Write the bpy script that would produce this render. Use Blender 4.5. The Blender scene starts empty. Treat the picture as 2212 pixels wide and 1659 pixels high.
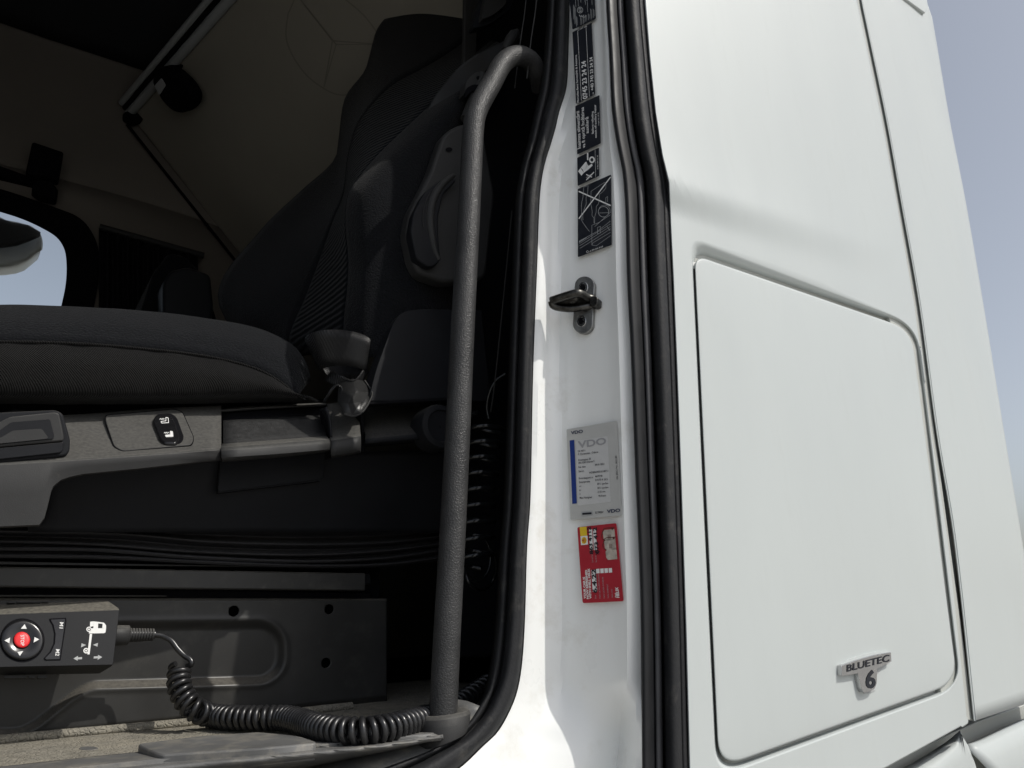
import bpy, bmesh, math, random
from mathutils import Vector as V, Matrix
random.seed(4)
S = bpy.context.scene
# ------------------------------------------------------------------ camera
F, CX, CY = 1560.0, 1106.0, 829.5            # focal length / centre in units of a 2212 px wide picture
pit, rol, yaw = math.radians(17.4), math.radians(-1.7), math.radians(35.7)
CAM = V((0, -0.62, 1.5))
hd = V((math.sin(yaw), math.cos(yaw), 0)); r0 = V((math.cos(yaw), -math.sin(yaw), 0))
FW = hd*math.cos(pit) + V((0, 0, math.sin(pit)))
u0 = -hd*math.sin(pit) + V((0, 0, math.cos(pit)))
RT = r0*math.cos(rol) + u0*math.sin(rol); UP = -r0*math.sin(rol) + u0*math.cos(rol)
cd = bpy.data.cameras.new('camera'); cam = bpy.data.objects.new('camera', cd); S.collection.objects.link(cam)
cam.matrix_world = Matrix.Translation(CAM) @ Matrix((RT, UP, -FW)).transposed().to_4x4()
cd.sensor_width = 36; cd.lens = 36*F/2212; cd.clip_start = 0.02; cd.clip_end = 5000
S.camera = cam
# ------------------------------------------------------------------ sky, sun, exposure
EL = math.radians(48.5); SD = V((0.535*math.cos(EL), -0.845*math.cos(EL), math.sin(EL))).normalized()   # towards the sun
W = bpy.data.worlds.new('World'); S.world = W; W.use_nodes = True
nt = W.node_tree; bg = nt.nodes['Background']; sk = nt.nodes.new('ShaderNodeTexSky'); sk.sky_type = 'NISHITA'
sk.sun_disc = False; sk.sun_elevation = EL; sk.sun_rotation = math.atan2(SD.x, SD.y)
sk.air_density = 1.0; sk.dust_density = 2.6; sk.ozone_density = 1.5
hz = nt.nodes.new('ShaderNodeHueSaturation'); hz.inputs['Saturation'].default_value = .48      # hazy day: paler blue all round
nt.links.new(sk.outputs[0], hz.inputs['Color']); nt.links.new(hz.outputs[0], bg.inputs[0]); bg.inputs[1].default_value = 0.13
sl = bpy.data.lights.new('sun', 'SUN'); sl.energy = 2.8; sl.angle = math.radians(0.55); sl.color = (1.0, 0.965, 0.90)
so = bpy.data.objects.new('sun', sl); S.collection.objects.link(so); so.rotation_euler = SD.to_track_quat('Z', 'Y').to_euler(); so.location = SD*20
S.view_settings.view_transform = 'Standard'; S.view_settings.look = 'None'; S.view_settings.gamma = 1.0
S.view_settings.exposure = 0.0
S.render.engine = 'CYCLES'; S.cycles.max_bounces = 8; S.cycles.diffuse_bounces = 5

# ------------------------------------------------------------------ helpers
def ray(x, y): return FW + RT*((x-CX)/F) + UP*((CY-y)/F)
def P(x, y, Y):
    d = ray(x, y); return CAM + d*((Y-CAM.y)/d.y)
def PZ(x, y, Z):
    d = ray(x, y); return CAM + d*((Z-CAM.z)/d.z)
def PP(x, y, o, n, off=0):
    d = ray(x, y); return CAM + d*((o+n*off-CAM).dot(n)/d.dot(n))
def proj(p):
    v = p-CAM; z = v.dot(FW); return (CX+F*v.dot(RT)/z, CY-F*v.dot(UP)/z)
def lerp(a, b, t): return a+(b-a)*t
def cat(pts, n):
    """catmull-rom resample of a list of tuples/vectors to n points (by chord length)"""
    pts = [V(p) for p in pts]
    if len(pts) == 2: return [pts[0].lerp(pts[1], i/(n-1)) for i in range(n)]
    L = [0]
    for a, b in zip(pts, pts[1:]): L.append(L[-1]+(b-a).length)
    out = []; k = 0
    for i in range(n):
        s = L[-1]*i/(n-1)
        while k < len(pts)-2 and s > L[k+1]: k += 1
        t = (s-L[k])/max(1e-9, L[k+1]-L[k])
        p1, p2 = pts[k], pts[k+1]
        h = L[k+1]-L[k]
        m1 = (p2-pts[k-1])/(L[k+1]-L[k-1])*h if k > 0 else (p2-p1)
        m2 = (pts[k+2]-p1)/(L[k+2]-L[k])*h if k < len(pts)-2 else (p2-p1)
        t2, t3 = t*t, t*t*t
        out.append(p1*(2*t3-3*t2+1)+m1*(t3-2*t2+t)+p2*(-2*t3+3*t2)+m2*(t3-t2))
    return out
def lin(pts, n):
    pts = [V(p) for p in pts]; L = [0]
    for a, b in zip(pts, pts[1:]): L.append(L[-1]+(b-a).length)
    out = []; k = 0
    for i in range(n):
        s = L[-1]*i/(n-1)
        while k < len(pts)-2 and s > L[k+1]: k += 1
        out.append(pts[k].lerp(pts[k+1], (s-L[k])/max(1e-9, L[k+1]-L[k])))
    return out
def obj(name, vs, fs, mat, parent=None, smooth=True, solid=0, bevel=0, seg=2, auto=None, sub=0):
    me = bpy.data.meshes.new(name); me.from_pydata([tuple(v) for v in vs], [], fs); me.validate(); me.update()
    bm = bmesh.new(); bm.from_mesh(me); bmesh.ops.recalc_face_normals(bm, faces=bm.faces)
    if solid:      # sheets: make normals face the camera
        bm.normal_update(); sc = sum((f.normal.dot(CAM-f.calc_center_median())*f.calc_area() for f in bm.faces))
        if sc < 0: bmesh.ops.reverse_faces(bm, faces=bm.faces)
    bm.to_mesh(me); bm.free()
    o = bpy.data.objects.new(name, me); S.collection.objects.link(o)
    if mat: me.materials.append(mat)
    if smooth:
        for p in me.polygons: p.use_smooth = True
        if auto: me.set_sharp_from_angle(angle=math.radians(auto))
    if parent: o.parent = parent
    if solid:
        m = o.modifiers.new('s', 'SOLIDIFY'); m.thickness = solid; m.offset = -1
    if bevel:
        m = o.modifiers.new('b', 'BEVEL'); m.width = bevel; m.segments = seg; m.limit_method = 'ANGLE'; m.angle_limit = math.radians(28); m.harden_normals = False
    return o
def gridf(R, C, closed=False):
    fs = []
    for i in range(R-1):
        for j in range(C-1 if not closed else C):
            a, b = i*C+j, i*C+(j+1) % C
            fs.append((a, b, b+C, a+C))
    return fs
def sheet(name, rows, mat, parent=None, solid=0.003, auto=None, **k):
    vs = [v for r in rows for v in r]
    return obj(name, vs, gridf(len(rows), len(rows[0])), mat, parent, solid=solid, auto=auto, **k)
def loft(name, curves, nu, nv, mat, parent=None, solid=0.003, f=cat, **k):
    cs = [f(c, nu) for c in curves]
    cols = [cat([c[i] for c in cs], nv) for i in range(nu)]
    return sheet(name, cols, mat, parent, solid, **k)
def tubemesh(path, rad, n=12, cap=True):
    m = len(path); rad = rad if isinstance(rad, (list, tuple)) else [rad]*m
    vs = []; fs = []; up = None
    for i, p in enumerate(path):
        t = (path[min(i+1, m-1)]-path[max(i-1, 0)]).normalized()
        if up is None: up = t.orthogonal().normalized()
        up = (up-t*up.dot(t)).normalized(); b = t.cross(up)
        for j in range(n):
            a = 2*math.pi*j/n; vs.append(p+(up*math.cos(a)+b*math.sin(a))*rad[i])
    fs = gridf(m, n, True)
    if cap: fs += [tuple(range(n)), tuple(range((m-1)*n, m*n))]
    return vs, fs
def tube(name, path, rad, mat, parent=None, n=14, smooth=None, **k):
    path = [V(p) for p in path]
    if smooth: path = cat(path, smooth)
    return obj(name, *tubemesh(path, rad, n), mat, parent, auto=50, **k)
def coilpath(path, R, turns, per=22, ph=0, taper=None):
    pts = cat(path, int(turns*per)); out = []; up = None; m = len(pts)
    for i, p in enumerate(pts):
        t = (pts[min(i+1, m-1)]-pts[max(i-1, 0)]).normalized()
        if up is None: up = t.orthogonal().normalized()
        up = (up-t*up.dot(t)).normalized(); b = t.cross(up); a = 2*math.pi*i/per+ph
        rr = R if not taper else R*taper(i/m)
        out.append(p+(up*math.cos(a)+b*math.sin(a))*rr)
    return out
def rnd(pts, r, seg=6):
    """round the corners of a 2-d polygon"""
    n = len(pts); out = []
    rs = r if isinstance(r, (list, tuple)) else [r]*n
    for i in range(n):
        p, a, b = V(pts[i][:2]), V(pts[i-1][:2]), V(pts[(i+1) % n][:2])
        if rs[i] <= 0: out.append((p.x, p.y)); continue
        d1, d2 = (a-p), (b-p); q = min(rs[i], d1.length*.48, d2.length*.48)
        s, e = p+d1.normalized()*q, p+d2.normalized()*q
        for k in range(seg+1):
            t = k/seg; w = s*(1-t)**2+p*2*t*(1-t)+e*t*t; out.append((w.x, w.y))
    return out
def prism(name, front, depthvec, mat, parent=None, bevel=0.0015, seg=2, smooth=True):
    n = len(front); vs = [V(p) for p in front]+[V(p)+depthvec for p in front]
    fs = [tuple(range(n)), tuple(range(2*n-1, n-1, -1))]+[(i, i+n, (i+1) % n+n, (i+1) % n) for i in range(n)]
    return obj(name, vs, fs, mat, parent, smooth=smooth, auto=30, bevel=bevel, seg=seg)
def slab(name, px, Y, th, mat, parent=None, r=0, **k):
    """solid plate: picture outline on the plane at depth Y, th metres thick towards the inside"""
    q = rnd(px, r) if r else px
    return prism(name, [P(x, y, Y) for x, y in q], V((0, th, 0)), mat, parent, **k)
def box(name, lo, hi, mat, parent=None, bevel=0.003):
    x0, y0, z0 = lo; x1, y1, z1 = hi
    return prism(name, [(x0, y0, z0), (x1, y0, z0), (x1, y0, z1), (x0, y0, z1)], V((0, y1-y0, 0)), mat, parent, bevel=bevel)
def thing(name, label, cat_, loc=(0, 0, 0), group=None):
    o = bpy.data.objects.new(name, None); S.collection.objects.link(o); o['label'] = label; o['category'] = cat_
    o.empty_display_size = .05
    if group: o['group'] = group
    return o
def tag(o, label, cat_=None, group=None):
    o['label'] = label
    if cat_: o['category'] = cat_
    if group: o['group'] = group
    return o

# ------------------------------------------------------------------ materials
def mat(name, col, rough=.5, spec=.5, metal=0, coat=0, coatr=.05, var=0, vscale=6, bump=0, bscale=200, btype='noise', dist=.001, dirt=None, sheen=0, stretch=None, dust_and_sun=None):
    m = bpy.data.materials.new(name); m.use_nodes = True; N = m.node_tree.nodes; L = m.node_tree.links
    b = N['Principled BSDF']; b.inputs['Base Color'].default_value = (*col, 1); b.inputs['Roughness'].default_value = rough
    b.inputs['Specular IOR Level'].default_value = spec; b.inputs['Metallic'].default_value = metal
    b.inputs['Coat Weight'].default_value = coat; b.inputs['Coat Roughness'].default_value = coatr
    if sheen: b.inputs['Sheen Weight'].default_value = sheen; b.inputs['Sheen Roughness'].default_value = .4
    tc = N.new('ShaderNodeTexCoord'); src = tc.outputs['Object']
    if stretch:
        mp = N.new('ShaderNodeMapping'); mp.inputs['Scale'].default_value = stretch; L.new(src, mp.inputs[0]); ssrc = mp.outputs[0]
    else: ssrc = src
    colout = None
    if var:
        n = N.new('ShaderNodeTexNoise'); n.inputs['Scale'].default_value = vscale; n.inputs['Detail'].default_value = 6; n.inputs['Roughness'].default_value = .65
        L.new(ssrc, n.inputs[0]); r = N.new('ShaderNodeMapRange'); r.inputs[1].default_value = .3; r.inputs[2].default_value = .7
        r.inputs[3].default_value = 1-var; r.inputs[4].default_value = 1+var; L.new(n.outputs[0], r.inputs[0])
        mx = N.new('ShaderNodeVectorMath'); mx.operation = 'SCALE'; mx.inputs[0].default_value = col; L.new(r.outputs[0], mx.inputs['Scale']); colout = mx.outputs[0]
        rr = N.new('ShaderNodeMapRange'); rr.inputs[1].default_value = .3; rr.inputs[2].default_value = .7; rr.inputs[3].default_value = max(.02, rough-.08); rr.inputs[4].default_value = min(1, rough+.08)
        L.new(n.outputs[0], rr.inputs[0]); L.new(rr.outputs[0], b.inputs['Roughness'])
    if dirt:   # (colour, scale, lo, hi, amount)
        dc, ds, lo, hi, am = dirt
        n = N.new('ShaderNodeTexNoise'); n.inputs['Scale'].default_value = ds; n.inputs['Detail'].default_value = 9; n.inputs['Roughness'].default_value = .7; L.new(ssrc, n.inputs[0])
        r = N.new('ShaderNodeMapRange'); r.inputs[1].default_value = lo; r.inputs[2].default_value = hi; r.inputs[3].default_value = 0; r.inputs[4].default_value = am; L.new(n.outputs[0], r.inputs[0])
        mx = N.new('ShaderNodeMixRGB'); mx.inputs[2].default_value = (*dc, 1); L.new(r.outputs[0], mx.inputs[0])
        if colout: L.new(colout, mx.inputs[1])
        else: mx.inputs[1].default_value = (*col, 1)
        colout = mx.outputs[0]
    if dust_and_sun:   # dust and painted-in sun brightness on faces that look up: (colour, amount)
        ge = N.new('ShaderNodeNewGeometry'); sx = N.new('ShaderNodeSeparateXYZ'); L.new(ge.outputs['True Normal'], sx.inputs[0])
        r = N.new('ShaderNodeMapRange'); r.inputs[1].default_value = .35; r.inputs[2].default_value = .95; r.inputs[3].default_value = 0; r.inputs[4].default_value = dust_and_sun[1]; L.new(sx.outputs[2], r.inputs[0])
        n = N.new('ShaderNodeTexNoise'); n.inputs['Scale'].default_value = 260; n.inputs['Detail'].default_value = 8; L.new(src, n.inputs[0])
        q = N.new('ShaderNodeMath'); q.operation = 'MULTIPLY'; L.new(r.outputs[0], q.inputs[0]); L.new(n.outputs[0], q.inputs[1])
        mx = N.new('ShaderNodeMixRGB'); mx.inputs[2].default_value = (*dust_and_sun[0], 1); L.new(q.outputs[0], mx.inputs[0])
        if colout: L.new(colout, mx.inputs[1])
        else: mx.inputs[1].default_value = (*col, 1)
        colout = mx.outputs[0]
    if colout: L.new(colout, b.inputs['Base Color'])
    if bump:
        if btype == 'noise':
            t = N.new('ShaderNodeTexNoise'); t.inputs['Scale'].default_value = bscale; t.inputs['Detail'].default_value = 3; o = t.outputs[0]; L.new(ssrc, t.inputs[0])
        elif btype == 'leather':
            t = N.new('ShaderNodeTexVoronoi'); t.feature = 'DISTANCE_TO_EDGE'; t.inputs['Scale'].default_value = bscale; o = t.outputs[0]
            w = N.new('ShaderNodeTexNoise'); w.inputs['Scale'].default_value = bscale*.5; L.new(ssrc, w.inputs[0])
            ad = N.new('ShaderNodeVectorMath'); ad.operation = 'MULTIPLY_ADD'; ad.inputs[1].default_value = (.006,)*3; L.new(w.outputs[1], ad.inputs[0]); L.new(ssrc, ad.inputs[2]); L.new(ad.outputs[0], t.inputs[0])
            cl = N.new('ShaderNodeMath'); cl.operation = 'MINIMUM'; cl.inputs[1].default_value = .22; L.new(o, cl.inputs[0]); o = cl.outputs[0]
        else:   # 'wave:x' style stripes
            t = N.new('ShaderNodeTexWave'); t.wave_type = 'BANDS'; t.bands_direction = btype; t.inputs['Scale'].default_value = bscale; t.inputs['Distortion'].default_value = 1.2; t.inputs['Detail Scale'].default_value = 2
            L.new(ssrc, t.inputs[0]); o = t.outputs[1]
        bp = N.new('ShaderNodeBump'); bp.inputs['Strength'].default_value = bump; bp.inputs['Distance'].default_value = dist
        L.new(o, bp.inputs['Height']); L.new(bp.outputs[0], b.inputs['Normal'])
        if coat: pass
    return m
M = {}
M['paint'] = mat('white_paint_sun_darkened', (.490, .522, .515), .45, .38, coat=.10, coatr=.06, var=.025, vscale=3, bump=.04, bscale=140, dist=.0006, dirt=((.34, .35, .34), 6, .54, .82, .20), stretch=(3, 1, .7))  # white cab paint, colour darkened to offset the sun on the outer skin
M['pillar'] = mat('white_paint_shade_lightened', (.88, .89, .87), .32, .5, coat=.35, coatr=.08, var=.02, vscale=4, dirt=((.42, .37, .27), 9, .56, .84, .5))  # same white paint, colour lightened because the pillar stands in shade
M['jamb'] = mat('jamb_paint', (.45, .46, .43), .5, .4, var=.05)
M['rubber'] = mat('seal_rubber', (.020, .0205, .022), .6, .22, bump=.5, bscale=300, dist=.0010, var=.2, vscale=30, dirt=((.12, .112, .10), 45, .55, .8, .45))
M['rubber_hard'] = mat('hard_rubber', (.013, .0135, .015), .5, .28, bump=.12, bscale=700, dist=.0004, var=.2, vscale=20, dirt=((.12, .11, .10), 60, .66, .8, .3))
M['rubber_lip'] = mat('rubber_lip', (.06, .06, .064), .6, .4, bump=.2, bscale=600, dist=.0004, var=.2, vscale=25)
M['grain'] = mat('grained_plastic', (.036, .0362, .0368), .45, .34, bump=.9, bscale=300, btype='leather', dist=.0013, var=.25, vscale=22, dirt=((.11, .10, .085), 30, .58, .8, .35))
M['plastic'] = mat('grey_plastic', (.034, .034, .034), .55, .22, bump=.3, bscale=900, dist=.0005, var=.12, vscale=12, dirt=((.15, .14, .12), 70, .62, .8, .3), dust_and_sun=((.25, .24, .215), .6))
M['plasticd'] = mat('dark_plastic', (.0115, .0122, .0145), .55, .16, bump=.25, bscale=900, dist=.0005, var=.15, vscale=12, dirt=((.12, .115, .11), 150, .70, .78, .35), dust_and_sun=((.30, .285, .25), .35))
M['remote'] = mat('remote_plastic', (.014, .0145, .016), .5, .2, bump=.2, bscale=900, dist=.0004, var=.15, vscale=12, dust_and_sun=((.33, .31, .26), .85))
M['traymat'] = mat('tray_mat', (.030, .030, .030), .7, .15, bump=.6, bscale=500, dist=.001, var=.3, vscale=120)
M['gloss'] = mat('black_gloss', (.010, .010, .011), .22, .5, var=.1, vscale=20)
M['steel'] = mat('painted_steel', (.041, .0405, .039), .36, .30, var=.18, vscale=9, bump=.12, bscale=60, dist=.0006, dirt=((.12, .115, .10), 14, .54, .85, .6), dust_and_sun=((.34, .31, .26), .6))
M['black'] = mat('matte_black', (.006, .006, .0075), .85, .08, var=.1)
M['bellows'] = mat('bellows_vinyl', (.030, .030, .033), .5, .25, bump=.3, bscale=500, dist=.0006, var=.15, vscale=18, dust_and_sun=((.12, .11, .10), .5))
M['fabric'] = mat('seat_fabric', (.0075, .0081, .0096), .95, .08, bump=.9, bscale=330, btype='noise', dist=.0030, var=.45, vscale=330, sheen=.08, dirt=((.13, .13, .13), 300, .71, .76, .5))
M['rib'] = mat('ribbed_fabric', (.0055, .0066, .0085), .95, .1, bump=1.0, bscale=24, btype='Z', dist=.003, var=.4, vscale=200, sheen=.06)
M['twill'] = mat('woven_twill', (.0105, .0102, .0100), .9, .12, bump=.9, bscale=200, btype='DIAGONAL', dist=.0016, var=.4, vscale=300, sheen=.06, dirt=((.08, .08, .08), 40, .66, .8, .25))
M['belt'] = mat('belt_webbing', (.016, .016, .0165), .36, .45, bump=.9, bscale=190, btype='X', dist=.0008)
M['vinyl'] = mat('shiny_vinyl', (.022, .022, .022), .38, .4, bump=.5, bscale=60, dist=.002)
M['mat'] = mat('floor_mat', (.23, .215, .18), .95, .15, bump=1.0, bscale=170, btype='leather', dist=.0045, var=.3, vscale=60, dirt=((.34, .31, .245), 18, .42, .7, .8))
M['sill'] = mat('sill_plastic', (.12, .12, .118), .45, .35, bump=.2, bscale=700, dist=.0004, var=.2, vscale=16, dirt=((.27, .25, .21), 30, .48, .72, .8))
M['metal'] = mat('zinc_steel', (.30, .30, .29), .42, .5, metal=1, var=.2, vscale=70, dirt=((.05, .045, .04), 55, .5, .7, .7))
M['metald'] = mat('greasy_steel', (.10, .098, .092), .35, .5, metal=1, var=.3, vscale=60, dirt=((.02, .018, .016), 70, .45, .62, .8))
M['chrome'] = mat('satin_chrome', (.50, .50, .50), .22, .5, metal=1, var=.06, vscale=60)
M['ink'] = mat('dark_ink', (.012, .014, .02), .6, .3)
M['inkb'] = mat('blue_ink', (.010, .035, .20), .5, .3)
M['inknavy'] = mat('navy_ink', (.014, .022, .065), .6, .3)
M['inkgrey'] = mat('pale_ink', (.33, .33, .34), .6, .3)
M['white'] = mat('white_print', (.78, .78, .76), .6, .3)
M['greyp'] = mat('grey_print', (.40, .41, .41), .6, .3)
M['stick'] = mat('black_foil', (.012, .014, .020), .35, .5, var=.1, vscale=40)
M['paper'] = mat('label_foil', (.50, .50, .48), .4, .5, coat=.3, coatr=.15, var=.04, vscale=40, dirt=((.30, .28, .25), 60, .6, .8, .5))
M['paper2'] = mat('label_panel', (.56, .56, .55), .5, .4, var=.03, vscale=60)
M['red'] = mat('red_card', (.40, .016, .030), .45, .4, var=.08, vscale=30)
M['redb'] = mat('red_button', (.75, .022, .026), .4, .5, var=.06, vscale=60)
M['yellow'] = mat('yellow_print', (.72, .50, .02), .5, .4)
M['bottle'] = mat('bottle_print', (.45, .40, .34), .5, .4, var=.35, vscale=120)
M['brown'] = mat('brown_print', (.09, .025, .02), .5, .4)
M['beige'] = mat('beige_trim', (.34, .32, .27), .85, .2, bump=.3, bscale=300, dist=.0006, var=.05, vscale=3)
M['beiged'] = mat('brown_trim', (.22, .20, .175), .85, .2, bump=.3, bscale=300, dist=.0006, var=.06, vscale=3)
M['emboss'] = mat('embossed_line', (.26, .245, .208), .85, .2)
M['head'] = mat('headliner', (.035, .037, .041), .9, .2, var=.06, vscale=3)
M['alu'] = mat('alu_rail', (.42, .44, .44), .5, .4)
M['curtain'] = mat('curtain_cloth', (.012, .012, .014), .95, .1, bump=.4, bscale=200, dist=.001)
M['asphalt'] = mat('concrete', (.36, .35, .33), .9, .3, bump=.6, bscale=60, dist=.004, var=.15, vscale=2)
M['tyre'] = mat('tyre_rubber', (.02, .02, .02), .8, .3, var=.2, vscale=20)
M['hose'] = mat('hose_gloss', (.010, .011, .012), .18, .6)
M['cable'] = mat('cable_sheath', (.017, .017, .018), .30, .55, var=.15, vscale=40, dirt=((.14, .13, .11), 80, .60, .8, .35))
M['crumb'] = mat('white_crumb', (.7, .7, .66), .8, .2)
gm = bpy.data.materials.new('window_glass'); gm.use_nodes = True; g = gm.node_tree.nodes['Principled BSDF']
g.inputs['Transmission Weight'].default_value = 1; g.inputs['Roughness'].default_value = 0; g.inputs['IOR'].default_value = 1.02; g.inputs['Base Color'].default_value = (.97, 1, 1, 1); M['glass'] = gm

# ------------------------------------------------------------------ ground
gr = obj('ground', [(-600, -600, 0), (600, -600, 0), (600, 600, 0), (-600, 600, 0)], [(0, 1, 2, 3)], M['asphalt'], smooth=False); gr['kind'] = 'structure'

# ================================================================== TRUCK CAB
T = thing('truck_cab', 'white truck cab with its door opening showing and a storage hatch behind it', 'truck')

# ---- outer side panel with hatch hole
LEFT = [(1384, -330), (1387, -160), (1392, 0), (1402, 120), (1415, 240), (1430, 330), (1445, 390), (1450, 500), (1455, 600), (1463, 800), (1472, 1050), (1482, 1350), (1490, 1659), (1497, 1850)]
SEAM = [(1782, -330), (1818, -160), (1852, 0), (1865, 63), (1906, 260), (1938, 439), (1975, 659), (2011, 932), (2047, 1165), (2088, 1545)]
def crease(x, y):
    ax, ay, bx, by = 1440, 386, 1915, 536; l2 = (bx-ax)**2+(by-ay)**2
    s = ((x-ax)*(bx-ax)+(y-ay)*(by-ay))/l2; d = ((bx-ax)*(y-ay)-(by-ay)*(x-ax))/math.sqrt(l2)
    a = .012*max(0, min(1, 1.04-s))**.8
    if d < 0: return -a*math.exp(d/85)
    t = min(1, d/75); return -a*(1-(3*t*t-2*t*t*t))
def hitpoly(c, ang, poly):
    dx, dy = math.cos(ang), math.sin(ang); best = None
    for (x1, y1), (x2, y2) in zip(poly, poly[1:]+poly[:1]):
        ex, ey = x2-x1, y2-y1; den = dx*ey-dy*ex
        if abs(den) < 1e-9: continue
        t = ((x1-c[0])*ey-(y1-c[1])*ex)/den; u = ((x1-c[0])*dy-(y1-c[1])*dx)/den
        if t > 0 and -1e-6 <= u <= 1+1e-6 and (best is None or t > best): best = t
    return (c[0]+dx*best, c[1]+dy*best)
FLAP = rnd([(1500, 551), (1968, 712), (2068, 1474), (1553, 1659)], [30, 48, 52, 60], 8)
HOLE = rnd([(1491, 512), (1982, 702), (2077, 1486), (1545, 1682)], [34, 62, 60, 70], 8)
OUTER = [tuple(p) for p in LEFT[::-1]]+SEAM+rnd([(2088, 1545), (2093, 1562), (2076, 1573)], 6)[1:]+[(1912, 1659), (1700, 1762), (1560, 1828)]
cc = (1775, 1090)
angs = sorted(set([round(2*math.pi*i/640, 6) for i in range(640)]+[round(math.atan2(y-cc[1], x-cc[0]) % (2*math.pi), 6) for x, y in OUTER+FLAP]))
vs = []; nA = len(angs); RI = 6; RO = 64
for k in range(RI+RO+1):
    for a in angs:
        f, h, o = hitpoly(cc, a, FLAP), hitpoly(cc, a, HOLE), hitpoly(cc, a, OUTER)
        g_ = (f[0]+math.cos(a)*3, f[1]+math.sin(a)*3)
        if k <= RI:
            t = k/RI; q = (lerp(g_[0], h[0], t), lerp(g_[1], h[1], t)); Y = .018*(1-t)**1.5+crease(*q)*t
        else:
            t = (k-RI)/RO; q = (lerp(h[0], o[0], t), lerp(h[1], o[1], t)); Y = crease(*q)
        if k >= RI+RO-1: Y += .0025*(k-RI-RO+1)
        vs.append(P(q[0], q[1], Y))
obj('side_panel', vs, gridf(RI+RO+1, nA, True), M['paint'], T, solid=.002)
# hatch flap
vs = []; SC = [(1.0, .012), (1.0, .006), (.9985, .0015), (.996, .0003), (.992, 0), (.98, -.0003), (.9, -.0015), (.75, -.0028), (.5, -.0036), (.25, -.004), (.02, -.004)]
for s, Y in SC:
    for x, y in FLAP: vs.append(P(cc[0]+(x-cc[0])*s, cc[1]+(y-cc[1])*s, Y))
nf = len(FLAP); fs = gridf(len(SC), nf, True)+[tuple(range((len(SC)-1)*nf, len(SC)*nf))]
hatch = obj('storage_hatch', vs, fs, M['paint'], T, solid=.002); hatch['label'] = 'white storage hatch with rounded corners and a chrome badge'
slab('hatch_jamb', [(1470, 480), (2000, 680), (2095, 1500), (1530, 1710)], .0145, .02, M['jamb'], T)
slab('hatch_latch', [(1494, 566), (1507, 566), (1507, 580), (1494, 580)], .008, .008, M['white'], T, bevel=0)
# badge on the hatch
bx = lambda a, b: (1773.1+a*.19843, 1329.8+b*.19843)
def badge_poly(name, pts, Y, th, m, r=0, bevel=.0008):
    q = [bx(*p) for p in pts]; q = rnd(q, r) if r else q
    return prism(name, [P(x, y, Y) for x, y in q], V((0, th, 0)), m, hatch, bevel=bevel)
b_ = badge_poly('badge', [(222, 545), (400, 480), (600, 425), (765, 398), (770, 498), (690, 540), (615, 575), (610, 740), (585, 800), (530, 828), (472, 838), (446, 795), (405, 628), (310, 648), (228, 655)], -.0095, .010, M['chrome'], 1.2)
b_['label'] = 'chrome emblem reading BLUETEC 6'
badge_poly('badge_cap', [(215, 540), (330, 470), (480, 420), (620, 393), (735, 388), (762, 402), (600, 440), (400, 495), (235, 548)], -.006, .006, M['paint'], .8)
badge_poly('badge_shadow_base', [(215, 650), (310, 652), (405, 632), (450, 805), (475, 850), (540, 842), (600, 810), (580, 815), (560, 700), (700, 545), (750, 520), (745, 505), (500, 560), (230, 640)], -.0025, .003, M['greyp'], .6, bevel=0)

def fontmesh(txt, bold=0):
    c = bpy.data.curves.new('t', 'FONT'); c.body = txt; c.size = 1; c.resolution_u = 3; c.offset = bold; c.fill_mode = 'BOTH'
    o = bpy.data.objects.new('t', c); S.collection.objects.link(o); dg = bpy.context.evaluated_depsgraph_get()
    me = bpy.data.meshes.new_from_object(o.evaluated_get(dg)); bpy.data.objects.remove(o)
    vs = [(v.co.x, v.co.y) for v in me.vertices]; fs = [tuple(p.vertices) for p in me.polygons]; bpy.data.meshes.remove(me)
    return vs, fs
class Print:
    """flat print collected in picture coordinates, laid on a plane"""
    def __init__(s, fn): s.v = []; s.f = []; s.fn = fn
    def text(s, txt, o, e, up, bold=0, skew=0):
        vs, fs = fontmesh(txt, bold)
        x0 = min(v[0] for v in vs); x1 = max(v[0] for v in vs); n = len(s.v)
        for x, y in vs:
            u = (x-x0)/(x1-x0); v = y/.72
            s.v.append(s.fn(o[0]+(e[0]-o[0])*u+up[0]*v, o[1]+(e[1]-o[1])*u+up[1]*v))
        s.f += [tuple(i+n for i in f) for f in fs]
    def poly(s, pts):
        n = len(s.v); s.v += [s.fn(*p) for p in pts]; s.f.append(tuple(range(n, n+len(pts))))
    def line(s, pts, w):
        for a, b in zip(pts, pts[1:]):
            a, b = V(a), V(b); d = (b-a).normalized(); p = V((-d.y, d.x))*w/2
            s.poly([tuple(a+p), tuple(b+p), tuple(b-p), tuple(a-p)])
    def ring(s, c, r1, r2, n=24, k=1.0, ang=0, span=2*math.pi):
        for i in range(n):
            a, b = ang+span*i/n, ang+span*(i+1)/n
            s.poly([(c[0]+r1*k*math.cos(a), c[1]+r1*math.sin(a)), (c[0]+r2*k*math.cos(a), c[1]+r2*math.sin(a)), (c[0]+r2*k*math.cos(b), c[1]+r2*math.sin(b)), (c[0]+r1*k*math.cos(b), c[1]+r1*math.sin(b))])
    def disc(s, c, r, n=28, k=1.0): s.poly([(c[0]+r*k*math.cos(2*math.pi*i/n), c[1]+r*math.sin(2*math.pi*i/n)) for i in range(n)])
    def build(s, name, m, parent): return obj(name, s.v, s.f, m, parent, smooth=False)
pr = Print(lambda a, b: P(*bx(a, b), -.0101))
pr.text('BLUETEC', (285, 612), (748, 496), (2, -76), .02)
pr.text('6', (492, 790), (600, 778), (-2, -190), .03)
pr.build('badge_lettering', M['ink'], hatch)

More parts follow.
